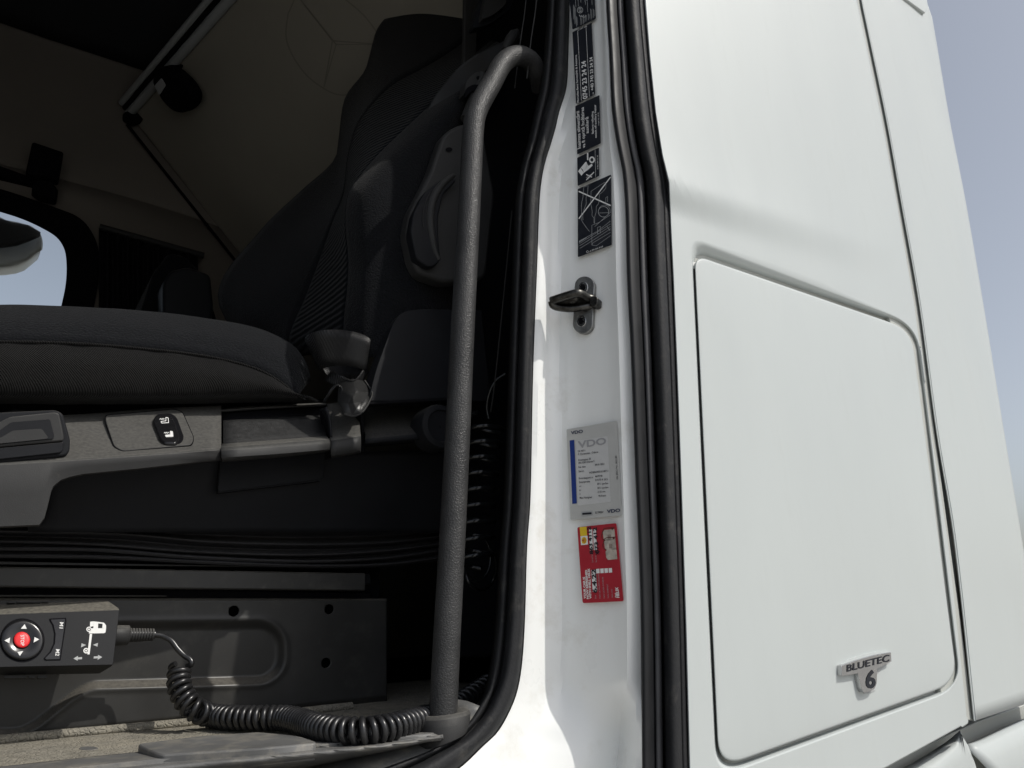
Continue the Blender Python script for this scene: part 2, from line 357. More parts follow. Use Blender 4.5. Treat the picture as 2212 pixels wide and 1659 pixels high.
# ---- rear deflector panel, upper panel, wing
RIGHT = [(1955, -260), (2000, -10), (2007, 20), (2013, 34), (2052, 260), (2087, 439), (2130, 690), (2169, 932), (2212, 1190), (2262, 1505)]
SEAM2 = [(1818, -260), (1860, 0), (1873, 63), (1914, 260), (1946, 439), (1985, 659), (2022, 932), (2060, 1165), (2103, 1558)]
rows = []
for a, b in zip(cat([(*p, 0) for p in SEAM2], 60), cat([(*p, 0) for p in RIGHT], 60)):
    rows.append([P(lerp(a.x, b.x, u), lerp(a.y, b.y, u), Y) for u, Y in ((0, .010), (.004, .0012), (.012, .0002), (.03, 0), (.08, 0), (.25, .001), (.5, .002), (.75, .004), (.93, .007), (.98, .010), (1, .018))])
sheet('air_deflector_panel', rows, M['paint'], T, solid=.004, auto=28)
slab('seam_backing', [(1740, -330), (1920, -330), (2015, 900), (2104, 1556), (2040, 1556), (1960, 900)], .0060, .01, M['jamb'], T)
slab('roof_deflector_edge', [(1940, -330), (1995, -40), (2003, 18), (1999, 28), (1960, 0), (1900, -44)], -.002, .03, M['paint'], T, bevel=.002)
slab('deflector_gap_strip', [(1968, -6), (2008, 22), (2010, 34), (1994, 30), (1950, -6)], .016, .01, M['jamb'], T)
# wing below the hatch
wl = [[(1500, 1900), (1700, 1815), (1890, 1690), (1960, 1655), (2045, 1602), (2073, 1578)], [(1560, 1960), (1760, 1850), (1930, 1715), (2010, 1665), (2075, 1605), (2079, 1590)], [(1700, 2100), (1900, 1960), (2050, 1840), (2110, 1760), (2118, 1690), (2092, 1612)]]
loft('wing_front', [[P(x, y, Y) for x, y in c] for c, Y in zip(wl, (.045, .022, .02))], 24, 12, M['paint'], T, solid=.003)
wr = [[(2085, 1606), (2105, 1600), (2160, 1574), (2212, 1552), (2300, 1520)], [(2092, 1614), (2120, 1608), (2170, 1585), (2222, 1562), (2310, 1530)], [(2160, 1690), (2178, 1668), (2240, 1640), (2300, 1615), (2360, 1590)], [(2260, 1850), (2280, 1830), (2330, 1800), (2380, 1770), (2430, 1740)]]
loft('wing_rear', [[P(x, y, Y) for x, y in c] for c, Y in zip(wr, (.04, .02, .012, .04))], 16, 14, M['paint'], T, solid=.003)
slab('wing_backing', [(1500, 1840), (1930, 1640), (2110, 1560), (2330, 1480), (2460, 1800), (2100, 2100), (1600, 2150)], .062, .02, M['jamb'], T)

# ---- outer rubber seals along the door edge
PR = [(1306, -330), (1307, -160), (1310, 0), (1317, 120), (1322, 230), (1333, 310), (1345, 370), (1351, 450), (1355, 600), (1363, 760), (1372, 1000), (1384, 1300), (1387, 1659), (1388, 1850)]
n = 70
pl = cat([(*p, 0) for p in PR], n); ll = cat([(*p, 0) for p in LEFT], n)
def seal(name, prof, m):
    rows = []
    for a, b in zip(pl, ll): rows.append([P(lerp(a.x, b.x, u), lerp(a.y, b.y, u), Y) for u, Y in prof])
    return sheet(name, rows, m, T, solid=.002)
seal('door_gap_seal', [(-.02, .040), (0, .026), (.03, .019), (.10, .017), (.20, .018), (.27, .020), (.30, .0205)], M['rubber_hard'])
seal('seal_lip', [(.285, .024), (.30, .018), (.34, .0155), (.40, .015), (.44, .018), (.45, .03)], M['rubber_lip'])
seal('bulb_seal', [(.44, .05), (.46, .028), (.52, .012), (.60, .003), (.70, -.002), (.80, -.0015), (.845, .0012), (.855, .0030), (.865, .0012), (.92, .0015), (.98, .005), (1.01, .012)], M['rubber'])
seal('seal_channel', [(.2, .055), (.6, .055), (1.1, .03)], M['black'])

# ---- B-pillar jamb
PN = V((-.94, -.34, 0))                                   # facing front and out
pR = P(1380, 1200, .022); pT = P(1357, 620, .022)
lean = (pT-pR).normalized(); pd = V((-.34, .94, 0))
PN = pd.cross(lean).normalized()
if PN.dot(CAM-pR) < 0: PN = -PN
def PIL(x, y, off=0): return PP(x, y, pR, PN, off)
PL = [(1236, -330), (1233, -160), (1231, 0), (1228, 120), (1224, 190), (1208, 243), (1201, 274), (1191, 309), (1180, 343), (1172, 378), (1166, 430), (1161, 562), (1152, 800), (1146, 1080), (1139, 1180), (1134, 1343), (1128, 1433), (1118, 1492), (1101, 1537), (1075, 1582), (1045, 1611), (994, 1659), (900, 1720), (700, 1790)]
PRl = [p for p in PR]+[(1388, 1950), (1390, 2020)]
nP = 150
def bylevel(path, ys): # x at picture height
    out = []
    for y in ys:
        for (x1, y1), (x2, y2) in zip(path, path[1:]):
            if y1 <= y <= y2: out.append(lerp(x1, x2, (y-y1)/(y2-y1))); break
        else: out.append(path[-1][0] if y > path[-1][1] else path[0][0])
    return out
sm = lambda t: (lambda t: t*t*(3-2*t))(max(0, min(1, t)))
pll = cat([(*p, 0) for p in PL], nP); rows = []; SEALY = []
right_y = []
for i, a in enumerate(pll):
    y = a.y; ry = y if y < 1480 else 1480+(y-1480)*1.25
    rx = bylevel(PR, [min(ry, 1850)])[0]
    wstrip = 26+ 14*sm((y-900)/600)
    low = sm((y-1465)/110)                                 # the jamb turns out to face the street at the sill
    q1 = PIL(a.x+wstrip, y); Y0 = min(max(q1.y+.004, .122), .127)
    row = [P(a.x-3, y, Y0+.012), P(a.x, y, Y0+.002), P(a.x+wstrip*.45, y, Y0-.001)]
    SEALY.append(Y0)
    for u in (0, .04, .1, .16, .2, .24, .28, .34, .45, .55, .65, .72, .78, .82, .86, .9, .95, 1):
        x = lerp(a.x+wstrip, rx, u); yy = lerp(y, ry, u)
        rel = -.0022*sm((u-.26)/.06)*(1-sm((u-.74)/.08))+.0035*math.exp(-((u-.9)/.07)**2)-.001*sm((.16-u)/.06)
        p = PIL(x, yy, rel)
        if p.y > .125: p = P(x, yy, .125+.15*min(.02, p.y-.125))
        if u > .86: p = P(x, yy, max(.024, PIL(lerp(a.x+wstrip, rx, .86), yy, .0035).y-.25*(u-.86)*.14))
        if low > 0:
            Yf = lerp(Y0-.002, .085, sm(u*1.3)) if u < .8 else lerp(.085, .026, sm((u-.8)/.2))
            p = P(x, yy, lerp(p.y, Yf, low))
        row.append(p)
    row.append(P(rx+4, ry, .05)); rows.append(row)
sheet('door_pillar', rows, M['pillar'], T, solid=.003, auto=32)

# ---- inner door seal
SL = [(1194, -330), (1191, -160), (1188, 0), (1180, 120), (1172, 190), (1160, 243), (1153, 274), (1145, 309), (1135, 343), (1127, 378), (1119, 430), (1113, 562), (1104, 800), (1094, 1080), (1086, 1180), (1076, 1343), (1066, 1433), (1053, 1492), (1036, 1524), (1006, 1567), (950, 1610), (825, 1659), (700, 1700), (520, 1745)]
sll = cat([(*p, 0) for p in SL], nP); rows = []
for a, b, Y0 in zip(sll, pll, SEALY):
    rows.append([P(lerp(a.x, b.x, u), lerp(a.y, b.y, u), Y0+dy) for u, dy in ((-.12, .05), (-.02, .03), (.03, .017), (.12, .010), (.24, .012), (.30, .020), (.33, .021), (.36, .010), (.45, -.001), (.6, -.008), (.66, -.0075), (.70, -.0085), (.84, -.007), (.94, -.001), (1.0, .008), (1.02, .016))])
sheet('door_seal', rows, M['rubber'], T, solid=.002)
# ---- inner trim behind the seal
rows = []
for a, Y0 in zip(sll[:-30], SEALY[:-30]):
    p = P(a.x+8, a.y, Y0+.03); d = V((.85, .55, 0)).normalized()
    rows.append([p, p+d*.03, p+d*.09, p+d*.25, p+d*.6])
sheet('pillar_trim', rows, M['plasticd'], T, solid=.003)
for pts, w in (([(1142, -60, .20), (1133, 30, .20), (1124, 90, .20), (1112, 190, .20)], .0011), ([(1163, -60, .17), (1157, 20, .17), (1148, 80, .17), (1138, 170, .17)], .0013)):
    tube('trim_edge', [P(x, y, Y) for x, y, Y in pts], w, M['plastic'], T, n=8, smooth=12)

# ---- striker on the pillar
zs = lambda a, b: (1097.1+a*.17363, 548.6+b*.17363)
st = bpy.data.objects.new('door_striker', None); S.collection.objects.link(st); st.parent = T
def stad(c1, c2, rx, ry, n=14):
    (x1, y1), (x2, y2) = c1, c2
    return [(x1+rx*math.cos(math.pi+math.pi*i/n), y1+ry*math.sin(math.pi+math.pi*i/n)) for i in range(n+1)]+[(x2+rx*math.cos(math.pi*i/n), y2+ry*math.sin(math.pi*i/n)) for i in range(n+1)]
prism('striker_plate', [PIL(*zs(*p), .0055) for p in stad((952, 395), (928, 870), 122, 118)], -PN*.007, M['metal'], T, bevel=.0008).parent = st
for c in ((936, 412), (912, 830)):
    prism('screw', [PIL(*zs(*p), .0068) for p in stad(c, (c[0]-2, c[1]+4), 58, 70)], -PN*.003, M['chrome'], T, bevel=.0006).parent = st
    p2 = Print(lambda a, b: PIL(*zs(a, b), .0074)); q = []
    for i in range(24):
        r = 34 if (i//2) % 2 else 44; q.append((c[0]-8+r*.82*math.cos(i*math.pi/12), c[1]+r*math.sin(i*math.pi/12)))
    p2.poly(q); p2.build('screw_socket', M['black'], st)
# loop of the striker: bent rod with a web
def Z3(a, b, off): return PIL(*zs(a, b), off)
up_path = [Z3(1070, 560, .004), Z3(990, 545, .012), Z3(905, 500, .026), Z3(860, 490, .032), Z3(740, 520, .034), Z3(540, 585, .036)]
lo_path = [Z3(540, 585, .036), Z3(560, 640, .032), Z3(650, 670, .026), Z3(800, 680, .018), Z3(950, 660, .010), Z3(1040, 650, .004)]
tube('striker_bar', up_path, .0062, M['metald'], st, n=16, smooth=30)
tube('striker_bar', lo_path, .0052, M['metald'], st, n=16, smooth=30)
vs = cat(up_path, 20)+cat(lo_path[::-1], 20); obj('striker_web', vs, gridf(2, 20), M['metald'], st, solid=.004)
prism('striker_collar', [PIL(*zs(*p), .014) for p in stad((1065, 560), (1062, 610), 48, 40)], -PN*.014, M['metald'], T, bevel=.001).parent = st

# ------------------------------------------------------------------ stickers on the pillar
def zone(oy): return lambda a, b: (1097.1+a*.17363, oy+b*.17363)
def sticker(name, label, z, quad, m, th=.0004, r=2.0, off=.0042):
    q = rnd([z(*p) for p in quad], r)
    o = prism(name, [PIL(x, y, off) for x, y in q], -PN*.0005, m, None, bevel=0, smooth=False)
    tag(o, label, 'sticker'); o['group'] = 'stickers on the door pillar'
    return o, (lambda k=1: Print(lambda a, b: PIL(*z(a, b), off+.00025*k)))
z1, z2, z4, z5 = zone(0), zone(274.3), zone(877.7), zone(1097.1)
# type plate at the top
o, pf = sticker('sticker', 'black type plate with a circled E mark, topmost on the door pillar', z1, [(745, -190), (1062, -330), (1093, 232), (803, 366)], M['stick'])
p = pf()
for i, (x, y0, y1) in enumerate([(815, 60, 240), (830, 90, 300), (850, 205, 330), (905, 215, 310), (935, 200, 300), (965, 185, 270), (1000, 170, 250), (1030, 110, 240), (1062, 110, 220)]):
    p.line([(x, y0), (x+6, y1)], 5); p.line([(x+12, y0+10), (x+16, y1-20)], 3)
p.ring((898, 125), 34, 41, 24, .9); p.text('E5', (888, 155), (880, 98), (30, -10), .02)
p.ring((918, 175), 28, 38, 14, .9, .3, 2.6); p.ring((945, 180), 28, 38, 14, .9, .3, 2.6)
for x, y0, y1 in ((838, -60, 90), (870, -60, 80), (900, -60, 30), (960, -60, 60), (985, -70, 150), (1040, -90, 60)): p.line([(x, y0), (x+8, y1)], 4)
for k in range(6): p.line([(955+k*9, 20-k*5), (960+k*9, -60-k*5)], 3)
p.build('print', M['greyp'], o)
# service phone numbers
o, pf = sticker('sticker', 'black sticker with the phone number 0745 23 24 24', z1, [(803, 400), (1042, 282), (1085, 1170), (847, 1290)], M['stick'])
p = pf()
p.text('Mercedes-Benz Service24h & Asistenta', (884, 1272), (856, 680), (-24, 8), .01)
p.text('0745 23 24 24', (988, 1222), (968, 752), (-56, 18), .025)
p.text('+40 745 23 24 24', (1068, 1120), (1052, 706), (-38, 12), .02)
p.text('tel', (1072, 1172), (1069, 1148), (-22, 7))
p.line([(868, 385), (915, 1250)], 4); p.line([(972, 340), (1015, 1200)], 4); p.text('A 000 584', (870, 385), (982, 330), (0, -14))
p.build('print', M['white'], o)
# heater warning
o, pf = sticker('sticker', 'black sticker with white warning text to switch off the auxiliary heater', zone(0), [(838, 1320), (1138, 1182), (1155, 1780), (862, 1920)], M['stick'])
p = pf()
p.text('Înaintea alimentării', (908, 1850), (888, 1378), (-40, 12), .012)
p.text('va fi oprită încălzirea', (962, 1836), (944, 1330), (-40, 12), .012)
p.text('auxiliară', (1005, 1655), (1000, 1452), (-38, 12), .012)
p.text('Before refueling', (1068, 1660), (1062, 1382), (-26, 8), .012)
p.text('switch off auxiliary heater', (1106, 1712), (1096, 1298), (-26, 8), .012)
p.text('A 000 581 28 20', (1138, 1560), (1132, 1398), (-15, 5))
p.build('print', M['white'], o)
# cab tilt pictogram
o, pf = sticker('sticker', 'small black sticker with a white tilted cab pictogram', z2, [(862, 382), (1132, 256), (1136, 605), (868, 732)], M['stick'])
p = pf()
p.ring((1046, 408), 22, 42, 28, .86); p.line([(992, 322), (994, 412)], 17)
p.poly([(872, 550), (905, 510), (945, 570), (915, 606)]); p.poly([(905, 510), (960, 442), (985, 452), (930, 525)]); p.poly([(928, 525), (985, 452), (1000, 480), (955, 540), (945, 570)])
p.poly([(985, 452), (1005, 485), (1045, 455), (1055, 480), (1000, 530), (945, 570), (955, 540)]); p.poly([(960, 442), (975, 430), (985, 452)])
p.line([(975, 660), (1072, 560)], 11); p.line([(975, 590), (1045, 625)], 11)
for k in range(5): p.line([(970+k*10, 625-k*6), (1010+k*14, 650-k*18)], 2)
p.line([(1085, 285), (1092, 622)], 3); p.text('A 960 584 72 38', (1126, 525), (1122, 352), (-15, 5))
p.build('print', M['white'], o)
# crossed-out drawing
o, pf = sticker('sticker', 'large black sticker with a line drawing crossed out by a white X', z2, [(868, 772), (1282, 592), (1291, 1466), (871, 1618)], M['stick'])
p = pf()
p.line([(880, 800), (1278, 978)], 16); p.line([(1278, 622), (882, 1142)], 13); p.build('cross_mark', M['white'], o); p = pf()
p.text('A 004 584 38 38', (1016, 1556), (1180, 1496), (4, -22)); p.ring((990, 1552), 10, 14, 14)
p.build('print', M['white'], o)
p = pf()
for poly in ([(945, 745), (998, 728), (992, 820), (972, 880), (975, 960), (945, 1030), (930, 1110), (935, 1160)], [(945, 745), (935, 870), (920, 930), (915, 975), (918, 1060), (912, 1150), (940, 1200), (985, 1262), (1015, 1300)],
             [(1035, 800), (1200, 690), (1220, 700), (1218, 760), (1175, 810), (1140, 835), (1130, 950), (1100, 990), (1098, 1060), (1080, 1120), (1080, 1200)], [(1035, 800), (1032, 960), (1050, 1050), (1045, 1100), (1070, 1130), (1072, 1200)],
             [(885, 1420), (1110, 1300), (1278, 1170)], [(890, 1450), (1278, 1205)], [(890, 1480), (1278, 1235)], [(895, 1510), (1060, 1410), (1278, 1265)], [(1045, 1220), (1045, 1470), (1100, 1478), (1278, 1350)], [(1045, 1470), (1060, 1440), (1278, 1310)],
             [(1050, 1220), (1130, 1190), (1278, 1090)], [(1115, 1250), (1115, 1330), (1150, 1320), (1150, 1235), (1115, 1250)], [(1218, 960), (1218, 880), (1240, 865), (1240, 935)], [(1130, 1070), (1258, 1066)], [(1278, 1060), (1080, 1240)], [(1230, 1230), (1270, 1290)]): p.line(poly, 4)
p.ring((1190, 1055), 62, 68, 30, 1.0, 0, 2*math.pi); p.ring((1200, 1050), 76, 80, 20, .95, -2.6, 2.8)
for k in range(6): p.poly([(885+k*16, 1440-k*10), (897+k*16, 1432-k*10), (900+k*16, 1418-k*10), (888+k*16, 1424-k*10)])
p.build('drawing', M['greyp'], o)
# tachograph calibration label
o, pf = sticker('sticker', 'grey VDO calibration label with a blue stripe and small print', z4, [(730, 287), (1352, 180), (1418, 1358), (778, 1412)], M['paper'])
p = pf(1); p.poly(rnd([(845, 430), (1240, 370), (1280, 1190), (870, 1235)], 20)); p.build('print_panel', M['paper2'], o)
p = pf(2); p.poly([(768, 425), (826, 417), (858, 1208), (802, 1214)]); p.build('stripe', M['inkb'], o)
p = pf(3); p.text('VDO', (785, 350), (935, 328), (-4, -40), .03); p.build('logo', M['inknavy'], o); p = pf(3); p.text('VDO', (1232, 1328), (1398, 1312), (-3, -42), .03); p.build('logo', M['inknavy'], o)
p = pf(3); p.text('VDO', (872, 520), (1225, 468), (-6, -84), .03); p.build('watermark', M['inkgrey'], o)
p = pf(4); sl_ = -.13
def ln(t, x0, x1, y, h=24): p.text(t, (x0, y), (x1, y+(x1-x0)*(-.14+.08*(y-550)/600)), (-2, -h), .01)
for t, x0, x1, y in (('DK 407-I', 872, 962, 572), ('P. Christensen - Odense', 874, 1124, 610), ('Krumtappen 20', 876, 1032, 682), ('DK-5260 Odense S', 878, 1076, 716), ('Kal. dato', 880, 968, 768), ('29-01-2021', 1082, 1200, 740), ('Stel nr.', 882, 950, 820), ('WDB96340310148711', 1010, 1248, 838),
                     ('Kontrolapparat nr.', 884, 1066, 908), ('4679748', 1086, 1176, 884), ('Dækstørrelse', 886, 1022, 956), ('315/70 R 22.5.', 1086, 1246, 930), ('w=', 888, 914, 1006), ('8711 ipm/km', 1114, 1248, 978), ('k=', 890, 912, 1056), ('8711 ipm/km', 1116, 1250, 1028), ('l=', 892, 906, 1104), ('3132 mm', 1118, 1214, 1076), ('Max Hastighed', 894, 1046, 1150), ('90,0 km/t', 1128, 1222, 1126)):
    ln(t, x0, x1, y)
p.text('GR (EEC) No. 3821/85', (1370, 908), (1354, 614), (-20, 2), .01); p.text('5LYP03V', (1086, 1336), (1190, 1328), (-1, -26), .02)
p.poly([(925, 1326), (1040, 1318), (1042, 1342), (927, 1350)]); p.build('print', M['ink'], o)
p = pf(2); p.poly(rnd([(912, 1312), (1052, 1298), (1056, 1356), (916, 1370)], 8)); p.build('hologram_strip', M['greyp'], o)
# red oil change card
o, pf = sticker('sticker', 'red oil change sticker with handwritten date and numbers and a yellow shell', z5, [(863, 241), (1348, 189), (1438, 1160), (930, 1186)], M['red'], r=4)
p = pf(1); p.poly([(893, 240), (978, 232), (985, 345), (902, 352)]); p.build('yellow_patch', M['yellow'], o)
p = pf(1); p.poly([(903, 353), (990, 346), (996, 455), (909, 464)]); p.build('emblem_box', M['white'], o)
for (x, y, w, h) in ((1032, 270, 28, 260), (1080, 268, 28, 258)): p = pf(1); p.poly([(x-w/2-8, y), (x+w/2+2, y-4), (x+w/2+14, y+h-6), (x-w/2+4, y+h)]); p.build('white_box', M['white'], o)
p = pf(1); p.poly([(1036, 775), (1095, 770), (1112, 1040), (1056, 1046)])
p.build('white_box', M['white'], o)
for k in range(4): p = pf(1); p.poly([(1096+k*52, 760-k*3), (1138+k*52, 756-k*3), (1142+k*52, 812-k*3), (1100+k*52, 816-k*3)]); p.build('white_box', M['white'], o)
p = pf(1); p.text('YOUR CAR IS', (972, 1132), (958, 858), (-26, 2), .04); p.text('NOW REFRESHED', (1006, 1132), (986, 770), (-26, 2), .04); p.text('WITH SHELL HELIX', (1040, 1130), (1018, 752), (-26, 2), .04)
p.build('white_print', M['white'], o); p = pf(1); p.text('HELIX', (1388, 1116), (1370, 985), (-36, 2), .04); p.text('Shell', (1352, 1114), (1346, 1060), (-18, 1), .02)
p.build('white_print', M['white'], o)
p = pf(1)
for t, a, b in (('Helix ULTRA 0W/20/30/40', (1154, 1126), (1134, 822)), ('Helix ULTRA 5W/30/40', (1206, 1124), (1188, 860)), ('Helix HX8/HX7', (1256, 1122), (1246, 950)), ('Helix HX5', (1308, 1118), (1300, 1010)), ('Date', (1100, 1130), (1096, 1085)), ('Current km', (1062, 680), (1054, 580)), ('Next Service', (1108, 676), (1098, 590))): p.text(t, a, b, (-18, 1))
p.build('small_print', M['inkgrey'], o)
p = pf(2); c = (948, 405); q = []
for i in range(26):
    a = math.pi*(-1.12+1.24*i/25)+math.pi; r = 40+3*math.cos(i*math.pi*2/25*7); q.append((c[0]+16+r*.95*math.cos(a)*1.0-8, c[1]+r*math.sin(a)*1.05))
q = [(c[0]-30, c[1]-8)]+[(c[0]-2+34*math.cos(a), c[1]+42*math.sin(a)) for a in [(-2.35+4.7*i/24) for i in range(25)]]+[(c[0]-30, c[1]+8)]
p.poly([(-1*(x-c[0])*.9+c[0] if False else x, y) for x, y in q]); p.build('shell_emblem', M['yellow'], o)
p = pf(3)
for i in range(7):
    a = -1.35+2.7*i/6; p.line([(c[0]-24, c[1]), (c[0]+28*math.cos(a), c[1]+36*math.sin(a))], 3)
p.build('shell_ribs', M['red'], o)
p = pf(2)
for k, (dx, dy) in enumerate(((0, 0), (16, 118), (34, 240))):
    p.poly([(1180+dx, 305+dy), (1200+dx, 275+dy), (1325+dx*.7, 262+dy), (1338+dx*.7, 400+dy*.99), (1215+dx*.9, 408+dy), (1190+dx, 380+dy)])
p.build('bottle_picture', M['bottle'], o)
p = pf(3)
for dx, dy in ((0, 0), (16, 118)):
    p.line([(1170+dx, 378+dy), (1165+dx, 345+dy), (1190+dx, 262+dy), (1225+dx, 250+dy), (1325+dx, 245+dy)], 9); p.line([(1175+dx, 385+dy), (1212+dx, 408+dy)], 9); p.disc((1300+dx, 258+dy), 14)
    for j in range(3): p.line([(1245+dx+j*14, 330+dy), (1250+dx+j*14, 385+dy)], 5)
p.build('bottle_outline', M['brown'], o)
p = pf(4)
def hand(pts, w=9): p.line(pts, w)
def digits(txt, o_, e_, up_): p.text(txt, o_, e_, up_, .035)
digits('863 4112', (1062, 575), (1028, 232), (-44, 4)); digits('873 412', (1130, 570), (1102, 240), (-44, 4)); digits('6.4.22', (1108, 1060), (1090, 760), (-52, 2)); hand([(1098, 585), (1142, 540)], 8); hand([(1105, 548), (1132, 580)], 8)
p.build('handwriting', M['ink'], o)

# ================================================================== GRAB HANDLE (part of the cab)
gh = bpy.data.objects.new('grab_handle', None); S.collection.objects.link(gh); gh.parent = T
hp = [(957, 1548, .165), (964, 1400, .165), (975, 1200, .165), (988, 950, .165), (1000, 700, .165), (1012, 480, .165), (1019, 340, .165), (1022, 285, .165), (1025, 258, .165), (1031, 237, .165), (1042, 215, .165), (1064, 176, .165), (1084, 140, .165), (1103, 124, .165), (1125, 121, .168), (1146, 132, .172), (1160, 156, .18), (1168, 190, .20)]
tube('grip_tube', [P(*q) for q in hp], .0163, M['grain'], gh, n=28, smooth=140)
# foot boot
bz = []
for s, (cx_, cy_, w, d_) in enumerate([(950, 1589, 47, .036), (952, 1578, 48, .036), (954, 1560, 49, .034), (957, 1545, 49, .031), (958, 1538, 45, .028), (958, 1537, 38, .024), (957, 1541, 30, .019)]):
    c = P(cx_, cy_, .168); e = (P(cx_+w, cy_, .168)-c).length
    bz.append([c+V((e*(abs(math.cos(a))**.8)*math.copysign(1, math.cos(a)), d_*math.sin(a), (.010*math.cos(a) if s < 2 else .002*math.cos(a)))) for a in [2*math.pi*i/28 for i in range(28)]])
obj('handle_foot', [v for r in bz for v in r], gridf(len(bz), 28, True)+[tuple(range(28)), tuple(range((len(bz)-1)*28, len(bz)*28))], M['plastic'], gh, auto=60)

# ================================================================== CAB INTERIOR
YB = .51                                                   # depth of the seat base panel
FZ = P(400, 1560, YB).z
# floor mat
fx = [lerp(-.95, .80, i/60) for i in range(61)]; fy = [lerp(.20, .80, j/24) for j in range(25)]
sheet('floor_mat', [[V((x, y, FZ)) for y in fy] for x in fx], M['mat'], T, solid=.006)
tube('mat_edge', [PZ(x, y, FZ+.004) for x, y in ((-300, 1622), (0, 1597), (240, 1576), (480, 1554), (640, 1538), (760, 1525))], .0055, M['mat'], T, n=10, smooth=50)
# sill trim
sr = [[(-300, 1690), (0, 1656), (300, 1624), (600, 1598), (800, 1584), (935, 1570)], [(-300, 1710), (0, 1676), (357, 1640), (658, 1612), (820, 1598), (945, 1583)], [(-300, 1716), (0, 1682), (357, 1646), (658, 1617), (825, 1602), (950, 1587)], [(-300, 1726), (0, 1692), (357, 1655), (658, 1626), (830, 1610), (955, 1592)], [(-300, 1736), (0, 1702), (357, 1664), (658, 1634), (832, 1616), (958, 1595)], [(-300, 1780), (0, 1746), (357, 1706), (658, 1672), (836, 1636), (962, 1600)]]
rws = [[PZ(x, y, z) for x, y in r] for r, z in zip(sr, (FZ+.003, FZ+.006, FZ+.003, FZ+.004, FZ+.001, FZ-.030))]
rr = [cat(r, 50) for r in rws]; sheet('sill_trim', [cat([rr[k][i] for k in range(6)], 30) for i in range(50)], M['sill'], T, solid=.004)
pad = rnd([(293, 1607), (345, 1630), (560, 1616), (690, 1604), (650, 1590), (560, 1581), (430, 1590)], 14)
prism('sill_pad', [PZ(x, y, FZ+.010) for x, y in pad], V((0, 0, -.016)), M['sill'], T, bevel=.003)
prism('sill_plug', [PZ(192+21*math.cos(a), 1616+4*math.sin(a), FZ+.0005) for a in [i*math.pi/10 for i in range(20)]], V((0, 0, -.004)), M['sill'], T, bevel=.0006)
# black sill riser under the seal
rows = []
for a, Y0 in list(zip(sll, SEALY))[-36:]:
    p = P(a.x, a.y, Y0+.02); rows.append([p, p+V((-.004, .02, .004)), p+V((-.03, .05, .01))])
sheet('sill_riser', rows, M['sill'], T, solid=.003)

# ---- seat base side panel (pressed steel)
def sdrr(x, y):
    # recess: between upper line and the S-shaped lower line, closed by a round end on the right
    top = 1352-.012*(x-350); 
    lowy = 1473-.028*(x-400) if x > 215 else 1473-.028*(215-400)+105*sm((215-x)/190)
    d = max(top-y, y-lowy); rx = 606
    if x > rx-60:
        cyy = (top+lowy)/2; hh = (lowy-top)/2; r = 50
        qx, qy = max(0, x-(rx-r)), max(0, abs(y-cyy)-(hh-r)); d = math.hypot(qx, qy)-r if (qx > 0 and qy > 0) else max(x-rx, abs(y-cyy)-hh)
    return d
nx, ny = 260, 110; rows = []
for i in range(nx):
    x = lerp(-260, 836, i/(nx-1)); r = []
    yb = 1600-.103*max(0, x)+(.03*-x if x < 0 else 0)
    for j in range(ny):
        y = lerp(1289+.004*x, yb, j/(ny-1)); d = sdrr(x, y)
        Y = YB+.011*(1-sm((d+11)/22))
        lip = math.exp(-((d-13)/6)**2)*.0015
        cor = math.exp(-((x-470)/60)**2)*0
        tb = .006*sm((y-(yb-14))/14)+.008*sm(((1289+9)-y)/9)
        r.append(P(x, y, Y-lip+tb))
    rows.append(r)
seatbase = sheet('seat_base_panel', rows, M['steel'], T, solid=.002)
for hx, hy, hr in ((505, 1320, 11.5), (711, 1316, 10), (704, 1432, 10)):
    c = P(hx, hy, YB); e = (P(hx+hr, hy, YB)-c).length
    cy = bmesh.new(); bmesh.ops.create_cone(cy, cap_ends=True, segments=28, radius1=e, radius2=e, depth=.08, matrix=Matrix.Translation(c) @ Matrix.Rotation(math.pi/2, 4, 'X'))
    cm = bpy.data.meshes.new('cut'); cy.to_mesh(cm); cy.free(); co = bpy.data.objects.new('cut', cm); S.collection.objects.link(co)
    b = seatbase.modifiers.new('h', 'BOOLEAN'); b.object = co; b.operation = 'DIFFERENCE'; b.solver = 'EXACT'
dg = bpy.context.evaluated_depsgraph_get(); nm = bpy.data.meshes.new_from_object(seatbase.evaluated_get(dg)); seatbase.modifiers.clear(); seatbase.data = nm
for o_ in [o_ for o_ in S.objects if o_.name.startswith('cut')]: bpy.data.objects.remove(o_)
slab('panel_tab', [(-260, 1284), (360, 1286), (362, 1289), (-260, 1289)], YB-.003, .02, M['steel'], T)
slab('seat_base_core', [(-400, 1180), (820, 1180), (820, 1488), (-400, 1620)], YB+.035, .25, M['black'], T)
# rails above
def bar(name, y0, y1, x1, Y, th, m, dy=0.0): return slab(name, [(-300, y0-.018*300+dy), (x1, y0+.018*x1), (x1, y1+.010*x1), (-300, y1-.01*300)], Y, th, m, T, bevel=.002)
bar('seat_rail', 1224, 1268, 790, YB-.022, .05, M['steel']); bar('rail_lip', 1213, 1219, 720, YB-.012, .06, M['plastic']); bar('rail_shadow_gap', 1266, 1290, 800, YB+.012, .03, M['black'])
slab('rail_stop', [(765, 1240), (800, 1240), (802, 1262), (765, 1262)], YB+.0, .02, M['plasticd'], T, r=3)

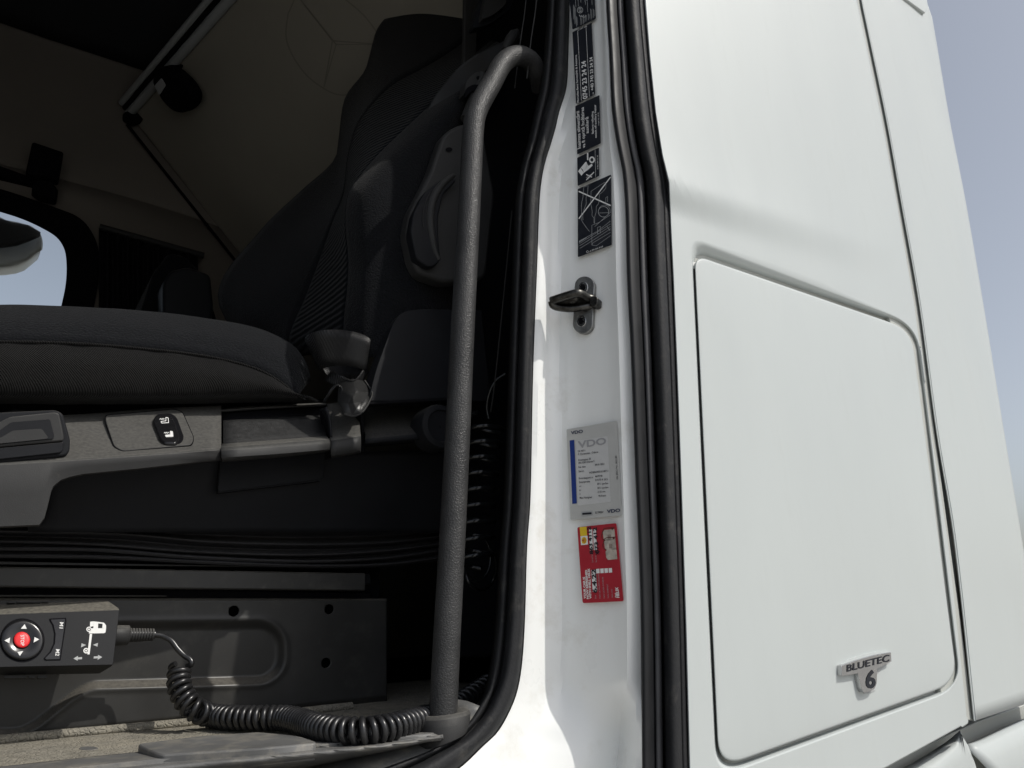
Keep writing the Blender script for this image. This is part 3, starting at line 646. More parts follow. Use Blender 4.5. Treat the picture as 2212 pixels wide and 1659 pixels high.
# ---- bellows
RG = [[(-300, 1118), (0, 1126), (240, 1134), (420, 1140), (660, 1146), (830, 1140), (960, 1130)],
      [(-300, 1138), (0, 1147), (270, 1154), (450, 1170), (660, 1176), (830, 1172), (960, 1158)],
      [(-300, 1162), (0, 1169), (210, 1176), (420, 1192), (660, 1199), (830, 1190), (960, 1174)],
      [(-300, 1180), (0, 1185), (210, 1188), (420, 1204), (660, 1213), (830, 1206), (960, 1188)],
      [(-300, 1196), (0, 1200), (240, 1204), (440, 1214), (660, 1222), (830, 1219), (960, 1204)]]
curv = [[P(x, y-16, YB+.05) for x, y in RG[0]]]
for k, r in enumerate(RG):
    curv.append([P(x, y, YB-.026) for x, y in r])
    nxt = RG[k+1] if k < 4 else [(x, y+14) for x, y in r]
    curv.append([P((a[0]+b[0])/2, (a[1]+b[1])/2, YB-.004) for a, b in zip(r, nxt)])
loft('seat_bellows', curv, 90, 90, M['bellows'], T, solid=.003)

# ================================================================== DRIVER SEAT
ST = thing('driver_seat', 'black fabric driver seat with grey plastic side console and backrest lever', 'seat')
CN = .335                                                  # console front depth
A = [(-300, 925), (0, 905), (210, 893), (320, 884), (390, 880), (700, 868), (720, 868)]
B = [(-300, 1020), (0, 1001), (140, 993), (330, 980), (482, 968), (700, 951), (718, 950)]
def sh(c, d): return [(x, y+d) for x, y in c]
# top + front skin
C1 = [(-300, 1140), (0, 1140), (92, 1136), (104, 1090), (112, 1056), (130, 1040), (165, 1028), (330, 1012), (482, 994), (700, 972), (718, 970)]
rows = []
bl = lambda c, n_: cat([(*p, 0) for p in c], n_)
xs = [-300, -150, 0, 50, 85, 96, 102, 106, 110, 115, 122, 132, 150, 180, 230, 300, 380, 450, 478]
def yat(c, x):
    for (x1, y1), (x2, y2) in zip(c, c[1:]):
        if x1 <= x <= x2: return lerp(y1, y2, (x-x1)/(x2-x1))
    return c[-1][1]
for x in xs:
    a, b, c = yat(A, x), yat(B, x), yat(C1, x)
    rows.append([P(x, a-1, CN+.13), P(x, a, CN+.105), P(x, lerp(a, b, .1), CN+.095), P(x, lerp(a, b, .5), CN+.052), P(x, lerp(a, b, .9), CN+.010), P(x, b-2, CN+.003), P(x, b, CN), P(x, b+4, CN-.002), P(x, lerp(b, c, .5), CN), P(x, c-3, CN+.002), P(x, c, CN+.006), P(x, c+1, CN+.12)])
sheet('side_console', rows, M['plastic'], ST, solid=.003, auto=55)
# recessed lower panel
loft('console_lower_panel', [[P(x, y, Y) for x in (60, 300, 600, 990)] for y, Y in ((975, CN+.09), (1040, CN+.10), (1090, CN+.11), (1150, CN+.125))], 20, 16, M['plasticd'], ST)
# lever grip at the left
lv = [(-140, 958), (-60, 930), (-2, 912), (22, 900), (118, 890), (128, 893), (138, 940), (137, 952), (-140, 978)]
slab('console_lever', lv, CN-.004, .07, M['plastic'], ST, r=6, bevel=.004, seg=3)
slab('lever_socket', [(-200, 985), (-200, 900), (120, 885), (136, 893), (152, 950), (150, 976), (140, 985), (0, 1000)], CN+.002, .03, M['plasticd'], ST, r=10, bevel=.002)
pocket = [(-60, 962), (2, 928), (24, 912), (108, 905), (117, 940), (116, 948), (-60, 965)]
slab('lever_pocket', pocket, CN-.0055, .002, M['plasticd'], ST, r=4, bevel=.0004)
slab('lever_pocket_floor', [(-40, 962), (4, 944), (28, 930), (90, 926), (104, 945), (100, 948)], CN-.0065, .002, M['plastic'], ST, r=5, bevel=.0006)
slab('lever_foot', [(-140, 980), (137, 955), (136, 972), (130, 978), (0, 992), (-140, 1004)], CN-.003, .05, M['plasticd'], ST, r=3, bevel=.003)
# sloped top face of the console as a plane for panels and switch
t0, t1, t2 = P(140, yat(A, 140), CN+.098), P(478, yat(A, 478), CN+.098), P(300, yat(B, 300)-3, CN+.006)
tn = (t1-t0).cross(t2-t0).normalized(); tn = tn if tn.dot(CAM-t0) > 0 else -tn
def TOP(x, y, off=0): return PP(x, y, t0, tn, off)
def topslab(name, px, off, th, m, r=0, bevel=.0008):
    return prism(name, [TOP(x, y, off) for x, y in (rnd(px, r) if r else px)], -tn*th, m, ST, bevel=bevel)
k2 = lambda a, b: (a*.19843, 850.3+b*.19843)
sp = [k2(*q) for q in ((1150, 235), (1900, 170), (1985, 200), (2110, 480), (2085, 555), (1330, 620), (1240, 570), (1150, 300))]
topslab('switch_plate_gap', [(lerp(323, x, 1.014), lerp(926, y, 1.035)) for x, y in sp], .0016, .004, M['black'], 7, 0)
topslab('switch_plate', sp, .0024, .004, M['plastic'], 7, .0008)
rk = [k2(*q) for q in ((1650, 290), (1690, 225), (1850, 215), (1910, 260), (1990, 480), (1950, 545), (1800, 540), (1740, 500))]
topslab('switch_well', [(x+3, y) for x, y in rk], .0030, .004, M['black'], 7, 0)
sw = topslab('seat_heater_switch', [(lerp(359, x, .9)-2, lerp(924, y, .96)) for x, y in rk], .0065, .008, M['gloss'], 8, .0022)
p = Print(lambda a, b: TOP(*k2(a, b), .0068))
for ox, oy in ((0, 0), (48, 150)):
    s = lambda *q: [(ox+a, oy+b) for a, b in q]
    p.line(s((1805, 258), (1830, 262), (1836, 316), (1760, 320), (1752, 302), (1806, 296), (1806, 258)), 7)
    p.line(s((1738, 282), (1748, 268), (1756, 284), (1766, 268), (1774, 284), (1784, 268), (1792, 280)), 5)
    if oy: p.poly([(1852, 408), (1880, 410), (1884, 468), (1806, 472), (1800, 452), (1852, 446)])
    p.build('switch_icon', M['white'], ST); p = Print(p.fn)
# storage tray on the console
loft('console_tray_rim', [[P(x, y, Y) for x, y in c] for c, Y in (([(480, 958), (600, 949), (706, 941)], CN+.030), ([(479, 964), (600, 955), (710, 947)], CN+.004), ([(478, 967), (600, 958), (713, 949)], CN-.003), ([(478, 971), (600, 962), (714, 953)], CN-.006), ([(480, 994), (600, 985), (714, 972)], CN-.004), ([(480, 997), (600, 988), (714, 975)], CN+.10))], 8, 24, M['plastic'], ST, auto=40)
loft('console_tray_floor', [[P(x, y, Y) for x, y in c] for c, Y in (([(482, 908), (600, 900), (692, 895)], CN+.085), ([(482, 960), (600, 951), (706, 943)], CN+.026))], 8, 6, M['traymat'], ST)
loft('tray_back_wall', [[P(x, y, Y) for x, y in c] for c, Y in (([(470, 888), (600, 880), (700, 876)], CN+.11), ([(480, 910), (600, 902), (695, 896)], CN+.088))], 8, 4, M['black'], ST)
loft('tray_lip', [[P(x, y, Y) for x, y in c] for c, Y in (([(466, 883), (560, 876), (640, 872), (705, 870)], CN+.115), ([(466, 888), (560, 881), (640, 877), (704, 874)], CN+.095), ([(468, 891), (560, 884), (640, 880), (702, 877)], CN+.10))], 10, 8, M['plastic'], ST)
loft('tray_end_wall', [[P(x, y, Y) for x, y in c] for c, Y in (([(690, 884), (698, 905), (708, 945)], CN+.062), ([(702, 880), (710, 905), (714, 950)], CN+.01))], 8, 4, M['plasticd'], ST)
slab('tray_flap', [(476, 992), (640, 978), (708, 966), (697, 1030), (690, 1036), (474, 1062), (471, 1058)], CN+.082, .012, M['plasticd'], ST, r=4, bevel=.0015)
slab('tray_flap_edge', [(471, 1061), (690, 1035), (699, 1029), (701, 1033), (692, 1039), (472, 1065)], CN+.085, .012, M['plasticd'], ST, bevel=.0006)
# light end cap, seam and rear panel
loft('console_end_cap', [[P(x, y, Y) for x, y in c] for c, Y in (([(706, 872), (740, 868), (772, 866)], CN+.11), ([(708, 900), (742, 894), (775, 888)], CN+.065), ([(714, 950), (750, 945), (779, 940)], CN+.004), ([(715, 955), (750, 950), (780, 945)], CN-.004), ([(716, 985), (750, 980), (780, 974)], CN), ([(716, 988), (750, 983), (780, 977)], CN+.10))], 6, 26, M['plastic'], ST)
slab('console_seam', [(707, 880), (720, 950), (720, 988), (712, 988), (712, 950), (700, 884)], CN+.040, .02, M['black'], ST, bevel=.0005)
loft('console_rear_top', [[P(x, y, Y) for x, y in c] for c, Y in (([(783, 868), (880, 862), (1010, 856)], CN+.12), ([(783, 886), (880, 880), (1010, 874)], CN+.09), ([(786, 930), (880, 922), (1010, 912)], CN+.03), ([(790, 940), (880, 932), (1010, 920)], CN+.018), ([(788, 958), (880, 950), (1010, 938)], CN+.010), ([(788, 966), (880, 958), (1010, 946)], CN+.10))], 10, 24, M['plasticd'], ST)
slab('console_seam', [(778, 876), (784, 876), (788, 940), (788, 976), (782, 976), (782, 940)], CN+.030, .02, M['black'], ST, bevel=.0005)
c = P(950, 922, CN); kn = []
for s, (r, dy) in enumerate(((.036, .03), (.036, .0), (.034, -.006), (.026, -.008), (.0245, -.004), (.001, -.003))): kn.append([c+V((r*math.cos(a), dy, r*math.sin(a))) for a in [2*math.pi*i/36 for i in range(36)]])
obj('recliner_knob', [v for r in kn for v in r], gridf(6, 36, True), M['plasticd'], ST, auto=40)
# tall dark cover behind the knob
cov = rnd([(796, 866), (812, 800), (850, 696), (868, 674), (905, 668), (1040, 670), (1060, 866)], [2, 20, 26, 14, 16, 0, 0])
slab('seat_side_cover', cov, .345, .03, M['plasticd'], ST, bevel=.004, seg=3)
slab('cover_seam', [(790, 868), (1010, 856), (1010, 862), (790, 874)], .342, .02, M['black'], ST, bevel=.0005)
# cushion
cu = [([(-300, 700), (0, 690), (300, 700), (560, 735), (640, 790)], .95), ([(-300, 672), (0, 664), (100, 665), (300, 676), (450, 694), (560, 716), (622, 744), (652, 780), (668, 822)], .60), ([(-300, 668), (0, 660), (100, 661), (300, 672), (450, 690), (560, 712), (625, 742), (657, 778), (672, 822)], .50),
      ([(-300, 700), (0, 694), (100, 695), (300, 706), (450, 724), (560, 746), (620, 780), (645, 810), (658, 836)], .425), ([(-300, 738), (0, 736), (150, 739), (300, 750), (450, 768), (550, 793), (605, 822), (632, 846), (642, 858)], .398)]
loft('seat_cushion', [[P(x, y, Y) for x, y in c] for c, Y in cu], 70, 40, M['fabric'], ST, solid=.004)
cs = [([(-300, 737), (0, 735), (150, 738), (300, 749), (450, 767), (550, 792), (605, 821), (640, 855)], .404), ([(-300, 743), (0, 741), (150, 744), (300, 755), (450, 773), (550, 798), (605, 826), (645, 857)], .397), ([(-300, 790), (0, 788), (150, 790), (300, 798), (450, 812), (550, 828), (620, 845), (665, 860)], .388), ([(-300, 850), (0, 850), (150, 852), (300, 853), (450, 853), (550, 854), (640, 862), (680, 868)], .398), ([(-300, 874), (0, 873), (150, 874), (300, 874), (450, 872), (550, 870), (640, 870), (690, 870)], .43)]
loft('cushion_side', [[P(x, y, Y) for x, y in c] for c, Y in cs], 70, 36, M['twill'], ST, solid=.004)
from mathutils import noise as NZ
for on, am, sc in (('cushion_side', .0028, 16), ('seat_cushion', .0022, 9), ('backrest_bolster', .0035, 10), ('backrest_far_bolster', .004, 8), ('vinyl_sleeve', 0, 1)):
    oo = bpy.data.objects.get(on)
    if oo and am:
        for v in oo.data.vertices: v.co.y += am*NZ.noise(V((v.co.x*sc*2.2, v.co.y*sc, v.co.z*sc*.7)))
tube('cushion_piping', [P(x, y, .396) for x, y in ((-300, 739), (0, 738), (150, 741), (300, 752), (450, 770), (550, 795), (605, 824), (638, 852))], .0018, M['twill'], ST, n=8, smooth=60)
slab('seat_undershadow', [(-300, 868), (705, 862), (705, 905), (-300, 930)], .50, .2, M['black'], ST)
slab('cushion_bracket', [(0, 892), (30, 884), (110, 892), (165, 900), (165, 908), (60, 906), (0, 912)], .455, .01, M['plasticd'], ST, r=3)
# backrest
c0 = [(560, 790), (470, 640), (560, 500), (650, 412), (722, 345), (731, 300), (745, 212), (788, 152), (800, 112), (815, 62), (850, 20), (905, -40), (1000, -110)]
c1 = [(640, 770), (622, 738), (660, 640), (690, 560), (722, 470), (742, 420), (752, 340), (770, 275), (800, 230), (850, 182), (905, 152), (960, 120), (1030, 70)]
c2 = [(745, 760), (742, 700), (750, 620), (752, 560), (746, 480), (752, 420), (772, 386), (820, 330), (870, 282), (930, 225), (980, 175), (1020, 130), (1070, 90)]
c3 = [(800, 770), (800, 700), (800, 620), (800, 560), (795, 480), (800, 420), (825, 370), (860, 330), (905, 290), (950, 240), (995, 195), (1035, 150), (1085, 105)]
c4 = [(900, 770), (900, 700), (900, 620), (890, 560), (885, 480), (890, 400), (905, 350), (930, 310), (955, 275), (985, 240), (1015, 205), (1050, 165), (1095, 120)]
c5 = [(1000, 770), (1000, 700), (990, 620), (985, 560), (985, 480), (985, 400), (990, 350), (1000, 310), (1010, 280), (1030, 250), (1045, 220), (1070, 185), (1105, 135)]
loft('backrest_far_bolster', [[P(x, y, Y) for x, y in c] for c, Y in ((c0, .92), ([((a[0]*.6+b[0]*.4), a[1]*.6+b[1]*.4) for a, b in zip(c0, c1)], .80), (c1, .66))], 60, 14, M['fabric'], ST, solid=.004)
loft('backrest_centre', [[P(x, y, Y) for x, y in c] for c, Y in ((c1, .655), ([((a[0]+b[0])/2, (a[1]+b[1])/2) for a, b in zip(c1, c2)], .54), (c2, .44))], 60, 16, M['rib'], ST, solid=.004)
loft('backrest_bolster', [[P(x, y, Y) for x, y in c] for c, Y in ((c2, .442), ([(x+6, y) for x, y in c2], .420), (c3, .374), (c4, .360), (c5, .40))], 60, 24, M['fabric'], ST, solid=.004)
# recliner cover and lever on the seat side
cv = [(890, 560), (878, 500), (886, 455), (905, 420), (930, 370), (950, 310), (958, 290), (985, 270), (1040, 262), (1070, 420), (1050, 600), (960, 610), (905, 590)]
slab('backrest_side_cover', cv, .335, .03, M['plastic'], ST, r=14, bevel=.008, seg=4)
lev = rnd([(887, 500), (893, 462), (915, 418), (950, 388), (982, 384), (985, 392), (958, 418), (946, 470), (948, 520), (952, 565), (930, 580), (900, 560)], 12)
slab('recliner_lever', lev, .322, .02, M['plasticd'], ST, bevel=.004, seg=3)
tube('lever_edge', [P(x, y, .324) for x, y in ((980, 378), (952, 402), (934, 432), (928, 470), (932, 510), (940, 545), (948, 562))], [.004+.004*math.sin(i/29*math.pi) for i in range(30)], M['plastic'], ST, n=12, smooth=30)
tube('lever_seam', [P(x, y, .3205) for x, y in ((929, 415), (918, 440), (913, 470), (914, 490))], .0006, M['plastic'], ST, n=6, smooth=10)
p = Print(lambda a, b: P(a, b, .3335)); p.disc((970, 323), 5, 14, 1.5); p.build('cover_hole', M['black'], ST)
tube('headrest_tube', [P(1006, 258, .345), P(1020, 222, .345), P(1040, 165, .345)], .0105, M['plastic'], ST, n=16, smooth=12)
slab('belt_guide', rnd([(1003, 205), (1006, 178), (1020, 160), (1040, 152), (1056, 160), (1050, 182), (1036, 188), (1020, 186)], 8), .338, .02, M['plastic'], ST, bevel=.003)
slab('belt_guide_slot', rnd([(1003, 212), (1008, 190), (1022, 182), (1044, 184), (1042, 196), (1020, 196), (1008, 208)], 5), .334, .006, M['black'], ST, bevel=.001)
p = Print(lambda a, b: P(a, b, .3365)); p.disc((1033, 168), 4); p.build('guide_screw', M['black'], ST)

slab('inner_pillar_cover', [(1018, -160), (1230, -160), (1185, 200), (1150, 320), (1130, 600), (1115, 900), (1100, 1420), (985, 1420), (1000, 700), (1010, 300)], .475, .02, M['plasticd'], T, bevel=.004)
slab('inner_pillar_strip', [(1006, -120), (1036, -120), (1030, 130), (1002, 150)], .462, .012, M['plastic'], T, bevel=.003)
# ---- seat belt
SBt = thing('seat_belt', 'black seat belt with a folded webbing loop beside the seat cushion', 'seat belt')
loft('upper_strap', [[P(*q) for q in ((1120, 66, .30), (1095, 84, .31), (1040, 112, .33), (990, 146, .37), (945, 200, .40), (915, 246, .43))], [P(*q) for q in ((1126, 78, .30), (1103, 100, .31), (1062, 140, .33), (1020, 178, .36), (970, 225, .39), (925, 262, .42))]], 30, 8, M['belt'], SBt, solid=.0015)
tube('belt_slider', [P(*q) for q in ((1090, 108, .29), (1100, 90, .29), (1112, 72, .29), (1118, 66, .29))], [.006, .009, .011, .010, .004], M['plastic'], SBt, n=14, smooth=5)
slab('height_adjuster', rnd([(1041, 42), (1052, -20), (1100, -40), (1092, 12), (1062, 34)], 8), .36, .02, M['plastic'], SBt, bevel=.004)
slab('adjuster_frame', rnd([(1020, 62), (1050, -60), (1125, -80), (1105, 18), (1060, 52)], 12), .375, .02, M['plasticd'], SBt, bevel=.003)
# webbing loop: band bent round a vertical axis
ct_, cb_ = P(733, 738, .405), P(744, 806, .400); rows = []
for i in range(56):
    t = i/55; a = lerp(-.4, 2*math.pi*.93, t)
    e = V((-math.cos(a), -math.sin(a), 0)); rows.append([ct_.lerp(cb_, v)+e*lerp(.053*(1-.10*t), .037*(1-.16*t), v) for v in (0, .25, .5, .75, 1)])
sheet('webbing_loop', rows, M['belt'], SBt, solid=.0016)
loft('webbing_tail', [[P(*q) for q in ((715, 800, .40), (738, 812, .375), (765, 822, .36), (790, 790, .375))], [P(*q) for q in ((700, 822, .41), (730, 835, .385), (768, 838, .37), (797, 805, .385))]], 16, 6, M['belt'], SBt, solid=.0015)
sl_px = [(735, 828, .372), (762, 818, .366), (784, 822, .360), (803, 847, .352), (797, 869, .338), (779, 893, .326), (760, 898, .322), (744, 892, .328), (729, 866, .345), (730, 846, .362)]
sv = [P(*q) for q in sl_px]+[P(768, 848, .345), P(752, 872, .334), P(780, 868, .346)]
obj('vinyl_sleeve', sv, [(0, 1, 10), (1, 2, 10), (2, 3, 10), (3, 12, 10), (3, 4, 12), (4, 5, 12), (5, 6, 12), (6, 11, 12), (6, 7, 11), (7, 8, 11), (8, 9, 11), (9, 10, 11), (9, 0, 10), (10, 12, 11)], M['vinyl'], SBt, auto=14, solid=.0012)
tube('sleeve_hem', [P(*q) for q in ((744, 894, .322), (762, 899, .316), (780, 893, .322), (798, 868, .334), (804, 848, .345), (788, 822, .362))], .0013, M['plastic'], SBt, n=6, smooth=24)
tube('sleeve_cord', [P(*q) for q in ((700, 868, .38), (708, 856, .37), (716, 842, .365), (728, 832, .37), (738, 838, .365), (736, 856, .355))], .0022, M['belt'], SBt, n=8, smooth=20)

# ---- spiral air hose
SH = thing('spiral_air_hose', 'glossy black coiled air hose hanging behind the grab handle', 'hose')
ax_ = [P(1052, 905, .33), P(1044, 960, .33), P(1036, 1030, .33), P(1030, 1100, .33), P(1026, 1160, .33), P(1024, 1225, .33)]
tube('hose_coil', coilpath(ax_, .0285, 9.5, 30, .4), .0042, M['hose'], SH, n=10)
tube('hose_end', [P(*q) for q in ((1092, 808, .30), (1072, 822, .31), (1058, 848, .32), (1052, 880, .33), (1056, 905, .33))], .0030, M['hose'], SH, n=8, smooth=30)
tube('hose_end', [P(1038+34*math.cos(a), 1222+52*math.sin(a), .33+.02*math.sin(a*2)) for a in [i*.3-.9 for i in range(14)]], .0028, M['hose'], SH, n=8, smooth=50)
tube('hose_end', [P(1030+30*math.cos(a), 1205+50*math.sin(a), .34) for a in [i*.3-1.1 for i in range(13)]], .0026, M['hose'], SH, n=8, smooth=50)
lc = tube('loose_wire', [P(*q) for q in ((1106, 455, .22), (1096, 560, .24), (1086, 660, .25), (1074, 780, .26), (1066, 850, .27), (1060, 890, .28))], .0012, M['plastic'], None, n=6, smooth=40)
tag(lc, 'thin grey wire hanging down inside the door pillar', 'wire')

# ---- suspension remote control
RC = thing('remote_control', 'black suspension remote control with a round keypad and red STOP button', 'remote')
zr = lambda a, b: (a*.14881, 1261.8+b*.14881)
RY = .432; f0, f1, f2 = P(257, 1316, RY), P(-200, 1330, RY), P(241, 1437, RY-.018)
rn = (f1-f0).cross(f2-f0).normalized(); rn = rn if rn.dot(CAM-f0) > 0 else -rn
def RM(a, b, off=0): return PP(*zr(a, b), f0, rn, off)
def rslab(name, pts, off, th, m, r=0, bevel=.0006, seg=2):
    return prism(name, [RM(a, b, off) for a, b in (rnd(pts, r) if r else pts)], -rn*th, m, RC, bevel=bevel, seg=seg)
body = rnd([(-900, 470), (1735, 372), (1640, 1172), (-900, 1225)], 14)
bk = [RM(a, b, 0) for a, b in body]
sc_ = []
for (a, b), q in zip(body, bk): sc_.append(q)
bv = bk+[RM(a, b, -.008) for a, b in rnd([(-900, 430), (1722, 345), (1622, 1195), (-900, 1250)], 14)]+[RM(a, b, -.030) for a, b in rnd([(-900, 330), (1565, 236), (1445, 1300), (-900, 1338)], 14)]
nb = len(body); hs = obj('housing', bv, gridf(3, nb, True)+[tuple(range(nb)), tuple(range(2*nb, 3*nb))], M['remote'], RC, auto=25, bevel=.0010)
for y0, y1, x0, x1 in ((1325, 1365, 60, 380), (1325, 1365, 420, 510), (1325, 1365, 550, 680), (245, 272, 100, 220), (240, 268, 240, 590), (238, 262, 610, 700)):
    q = [RM(x0, y0, -.024), RM(x1, y0, -.024), RM(x1, y1, -.024), RM(x0, y1, -.024)]; prism('clip_rib', q, -rn*.006, M['plastic'], RC, bevel=.0004)
def ell(c, rx, ry, n=40, rot=0): return [(c[0]+rx*math.cos(a)*math.cos(rot)-ry*math.sin(a)*math.sin(rot), c[1]+rx*math.cos(a)*math.sin(rot)+ry*math.sin(a)*math.cos(rot)) for a in [2*math.pi*i/n for i in range(n)]]
rslab('keypad_groove', ell((324, 815), 324, 318, 48, .1), .0004, .003, M['black'], 0, 0)
kp = []; 
for s, off in ((.985, -.001), (.985, .0016), (.95, .0026), (.85, .0034), (.6, .0028), (.42, .0012), (.02, .0012)): kp.append([RM(a, b, off) for a, b in ell((324, 808), 322*s, 300*s, 48, .1)])
obj('round_keypad', [v for r in kp for v in r], gridf(len(kp), 48, True), M['gloss'], RC, auto=70)
kp = []
for s, off in ((1, .0008), (1, .003), (.94, .0038), (.7, .0042), (.02, .0042)): kp.append([RM(a, b, off) for a, b in ell((318, 808), 120*s, 116*s, 36, .1)])
sb_ = obj('stop_button', [v for r in kp for v in r], gridf(len(kp), 36, True), M['redb'], RC, auto=70); sb_['label'] = 'round red button reading STOP'
rslab('memory_key_groove', [(715, 500), (960, 488), (965, 540), (880, 1108), (650, 1112), (630, 1080), (720, 980), (775, 860), (785, 720), (755, 590), (715, 530)], .0003, .003, M['black'], 8, 0)
rslab('memory_key', [(735, 512), (945, 500), (950, 545), (868, 1092), (665, 1096), (650, 1075), (740, 985), (795, 860), (803, 720), (775, 590), (740, 535)], .0012, .003, M['gloss'], 10, .0010)
p = Print(lambda a, b: RM(a, b, .0044)); p.text('STOP', (300, 738), (300, 892), (54, 0), .01); p.text('M1', (868, 552), (862, 640), (56, 2), .02) if False else None
p.build('stop_lettering', M['white'], RC)
p = Print(lambda a, b: RM(a, b, .0016)); p.text('M1', (870, 552), (862, 640), (54, 4), .015); p.build('key_lettering', M['white'], RC); p = Print(lambda a, b: RM(a, b, .0016)); p.text('M2', (812, 945), (804, 1040), (56, 4), .015); p.build('key_lettering', M['white'], RC)
p = Print(lambda a, b: RM(a, b, .0038))
for q in ([(302, 648), (388, 648), (358, 580)], [(65, 818), (148, 775), (135, 858)], [(488, 848), (570, 802), (502, 768)], [(252, 985), (338, 970), (288, 1042)]): p.poly(q)
p.build('arrow_marks', M['white'], RC)
p = Print(lambda a, b: RM(a, b, .0003))
p.poly([(1310, 545), (1360, 541), (1355, 610), (1305, 622)]); p.poly([(1360, 541), (1430, 548), (1425, 570), (1422, 640), (1355, 640)]); p.poly([(1430, 548), (1510, 560), (1490, 575), (1425, 570)]); p.poly([(1510, 560), (1540, 600), (1540, 640), (1485, 638), (1490, 575)])
p.poly([(1330, 640), (1540, 640), (1532, 700), (1510, 712), (1290, 716), (1292, 698)]); p.poly([(1304, 722), (1338, 722), (1300, 1020), (1268, 1020)])
p.ring((1292, 656), 24, 38, 28); p.disc((1292, 656), 14); p.ring((1250, 966), 24, 40, 28); p.disc((1250, 966), 14)
p.build('truck_icon', M['white'], RC)
p = Print(lambda a, b: RM(a, b, .0003))
p.poly([(1185, 858), (1250, 884), (1176, 918)]); p.poly([(1424, 852), (1348, 882), (1414, 908)])
p.poly([(1066, 1080), (1132, 1040), (1130, 1064), (1192, 1058), (1190, 1090), (1128, 1092), (1126, 1112)]); p.poly([(1484, 1060), (1424, 1026), (1424, 1046), (1362, 1050), (1358, 1080), (1420, 1076), (1416, 1100)])
p.build('direction_icons', M['greyp'], RC)
# plug, strain relief, cable
ctr = RM(1705, 752, -.014); dirx = (RM(1735, 752, 0)-RM(1500, 760, 0)).normalized()
e0 = P(253, 1373, RY+.012); e1 = P(277, 1372, RY+.012); e2 = P(334, 1371, RY+.012)
tube('plug_collar', [e0-dirx*.01, e0, e1, e1+(e1-e0)*.08], [.0125, .0125, .0118, .0105], M['plastic'], RC, n=24)
tube('strain_relief', [e1, e2], [.0075, .006], M['cable'], RC, n=16)
for k in range(9):
    c = e1.lerp(e2, (k+.6)/9.4); tube('relief_ring', [c-(e2-e1).normalized()*.0011, c+(e2-e1).normalized()*.0011], .0086-.0012*k/9, M['plastic'], RC, n=18)
lead = [e2, P(352, 1374, RY+.01), P(370, 1384, RY+.005), P(384, 1402, RY), P(398, 1416, RY-.004), P(410, 1424, RY-.008), P(414, 1434, RY-.01), P(404, 1440, RY-.005)]
tube('cable_lead', lead, .0036, M['cable'], RC, n=12, smooth=50)
fl = lambda x, y, z=.016: PZ(x, y, FZ+z)
axis = [P(390, 1440, .425), P(386, 1464, .42), P(390, 1490, .412), P(402, 1514, .405), P(424, 1534, .398), fl(458, 1546), fl(500, 1550), fl(560, 1551), fl(612, 1551), fl(648, 1558), fl(690, 1572), fl(740, 1579), fl(790, 1579), fl(840, 1572), fl(885, 1561), fl(920, 1551)]
tube('coiled_cable', coilpath(axis, .0112, 56, 20), .0036, M['cable'], RC, n=9)
ax2 = [fl(930, 1549), P(985, 1522, .26), P(1010, 1506, .28), P(1035, 1489, .30), P(1060, 1472, .32)]
tube('coiled_cable_rear', coilpath(ax2, .0105, 15, 18), .0036, M['cable'], RC, n=8)
cr = obj('crumb', *(lambda b: b)(([P(864, 1583, .2)+V(q)*.004 for q in ((-1, 0, -.4), (.2, -.6, -.5), (1.2, 0, -.3), (.3, .6, -.4), (-.4, 0, .5), (.6, .1, .6))], [(0, 1, 4), (1, 5, 4), (1, 2, 5), (2, 3, 5), (3, 4, 5), (3, 0, 4), (0, 3, 2, 1)])), M['crumb'], None, smooth=False)
tag(cr, 'tiny white crumb of debris by the handle foot', 'crumb')

# ================================================================== REAR OF THE CAB, FAR SIDE
FY = 2.1
win = rnd([(-420, 330), (60, 476), (140, 520), (146, 600), (110, 760), (-420, 760)], [0, 40, 60, 60, 0, 0], 8)
frm = rnd([(-460, 270), (40, 420), (180, 470), (215, 530), (214, 600), (180, 800), (-460, 800)], [0, 30, 40, 40, 30, 0, 0], 8)
cw = (-60, 620)
# far wall with the window opening, as rings
an = [2*math.pi*i/200 for i in range(200)]
wallo = [(-700, 180), (0, 352), (330, 440), (560, 520), (760, 620), (760, 1250), (-700, 1250)]
vs = []
for poly, Y in ((win, FY+.06), (win, FY-.01), (frm, FY-.012), (frm, FY)):
    for a in an: vs.append(P(*hitpoly(cw, a, poly), Y))
wf = obj('side_window_frame', vs, gridf(4, 200, True), M['black'], T, auto=40, solid=.004)
vs = []
for poly, Y in ((frm, FY), (wallo, FY+.003)):
    for a in an: vs.append(P(*hitpoly(cw, a, poly), Y))
obj('far_side_trim', vs, gridf(2, 200, True), M['beiged'], T, solid=.02)
gl = slab('window_pane', [(lerp(cw[0], x, 1.02), lerp(cw[1], y, 1.02)) for x, y in win], FY+.03, .004, M['glass'], T, bevel=0)
# upper far wall curving to the roof
loft('far_upper_trim', [[P(x, y, Y) for x, y in c] for c, Y in (([(-700, 182), (0, 354), (330, 442), (560, 524), (800, 640)], FY+.002), ([(-700, 150), (0, 320), (330, 405), (560, 490), (800, 600)], FY), ([(-700, 0), (0, 200), (330, 300), (560, 380), (800, 480)], FY+.02), ([(-700, -215), (0, 35), (330, 145), (560, 225), (800, 325)], FY))], 30, 24, M['beiged'], T, solid=.02)
# roof lining
zr_ = P(330, 160, FY-.12).z
rl = [[P(x, y+14, FY-.02) for x, y in ((-700, -215), (0, 35), (330, 145), (560, 225), (800, 325))]]
q0 = rl[0]; rl.append([V((p.x, FY-.35, p.z+.02)) for p in q0]); rl.append([V((p.x, .9, 3.70)) for p in q0]); rl.append([V((p.x, .05, 3.66)) for p in q0])
loft('roof_lining', rl, 20, 24, M['head'], T, solid=.02)
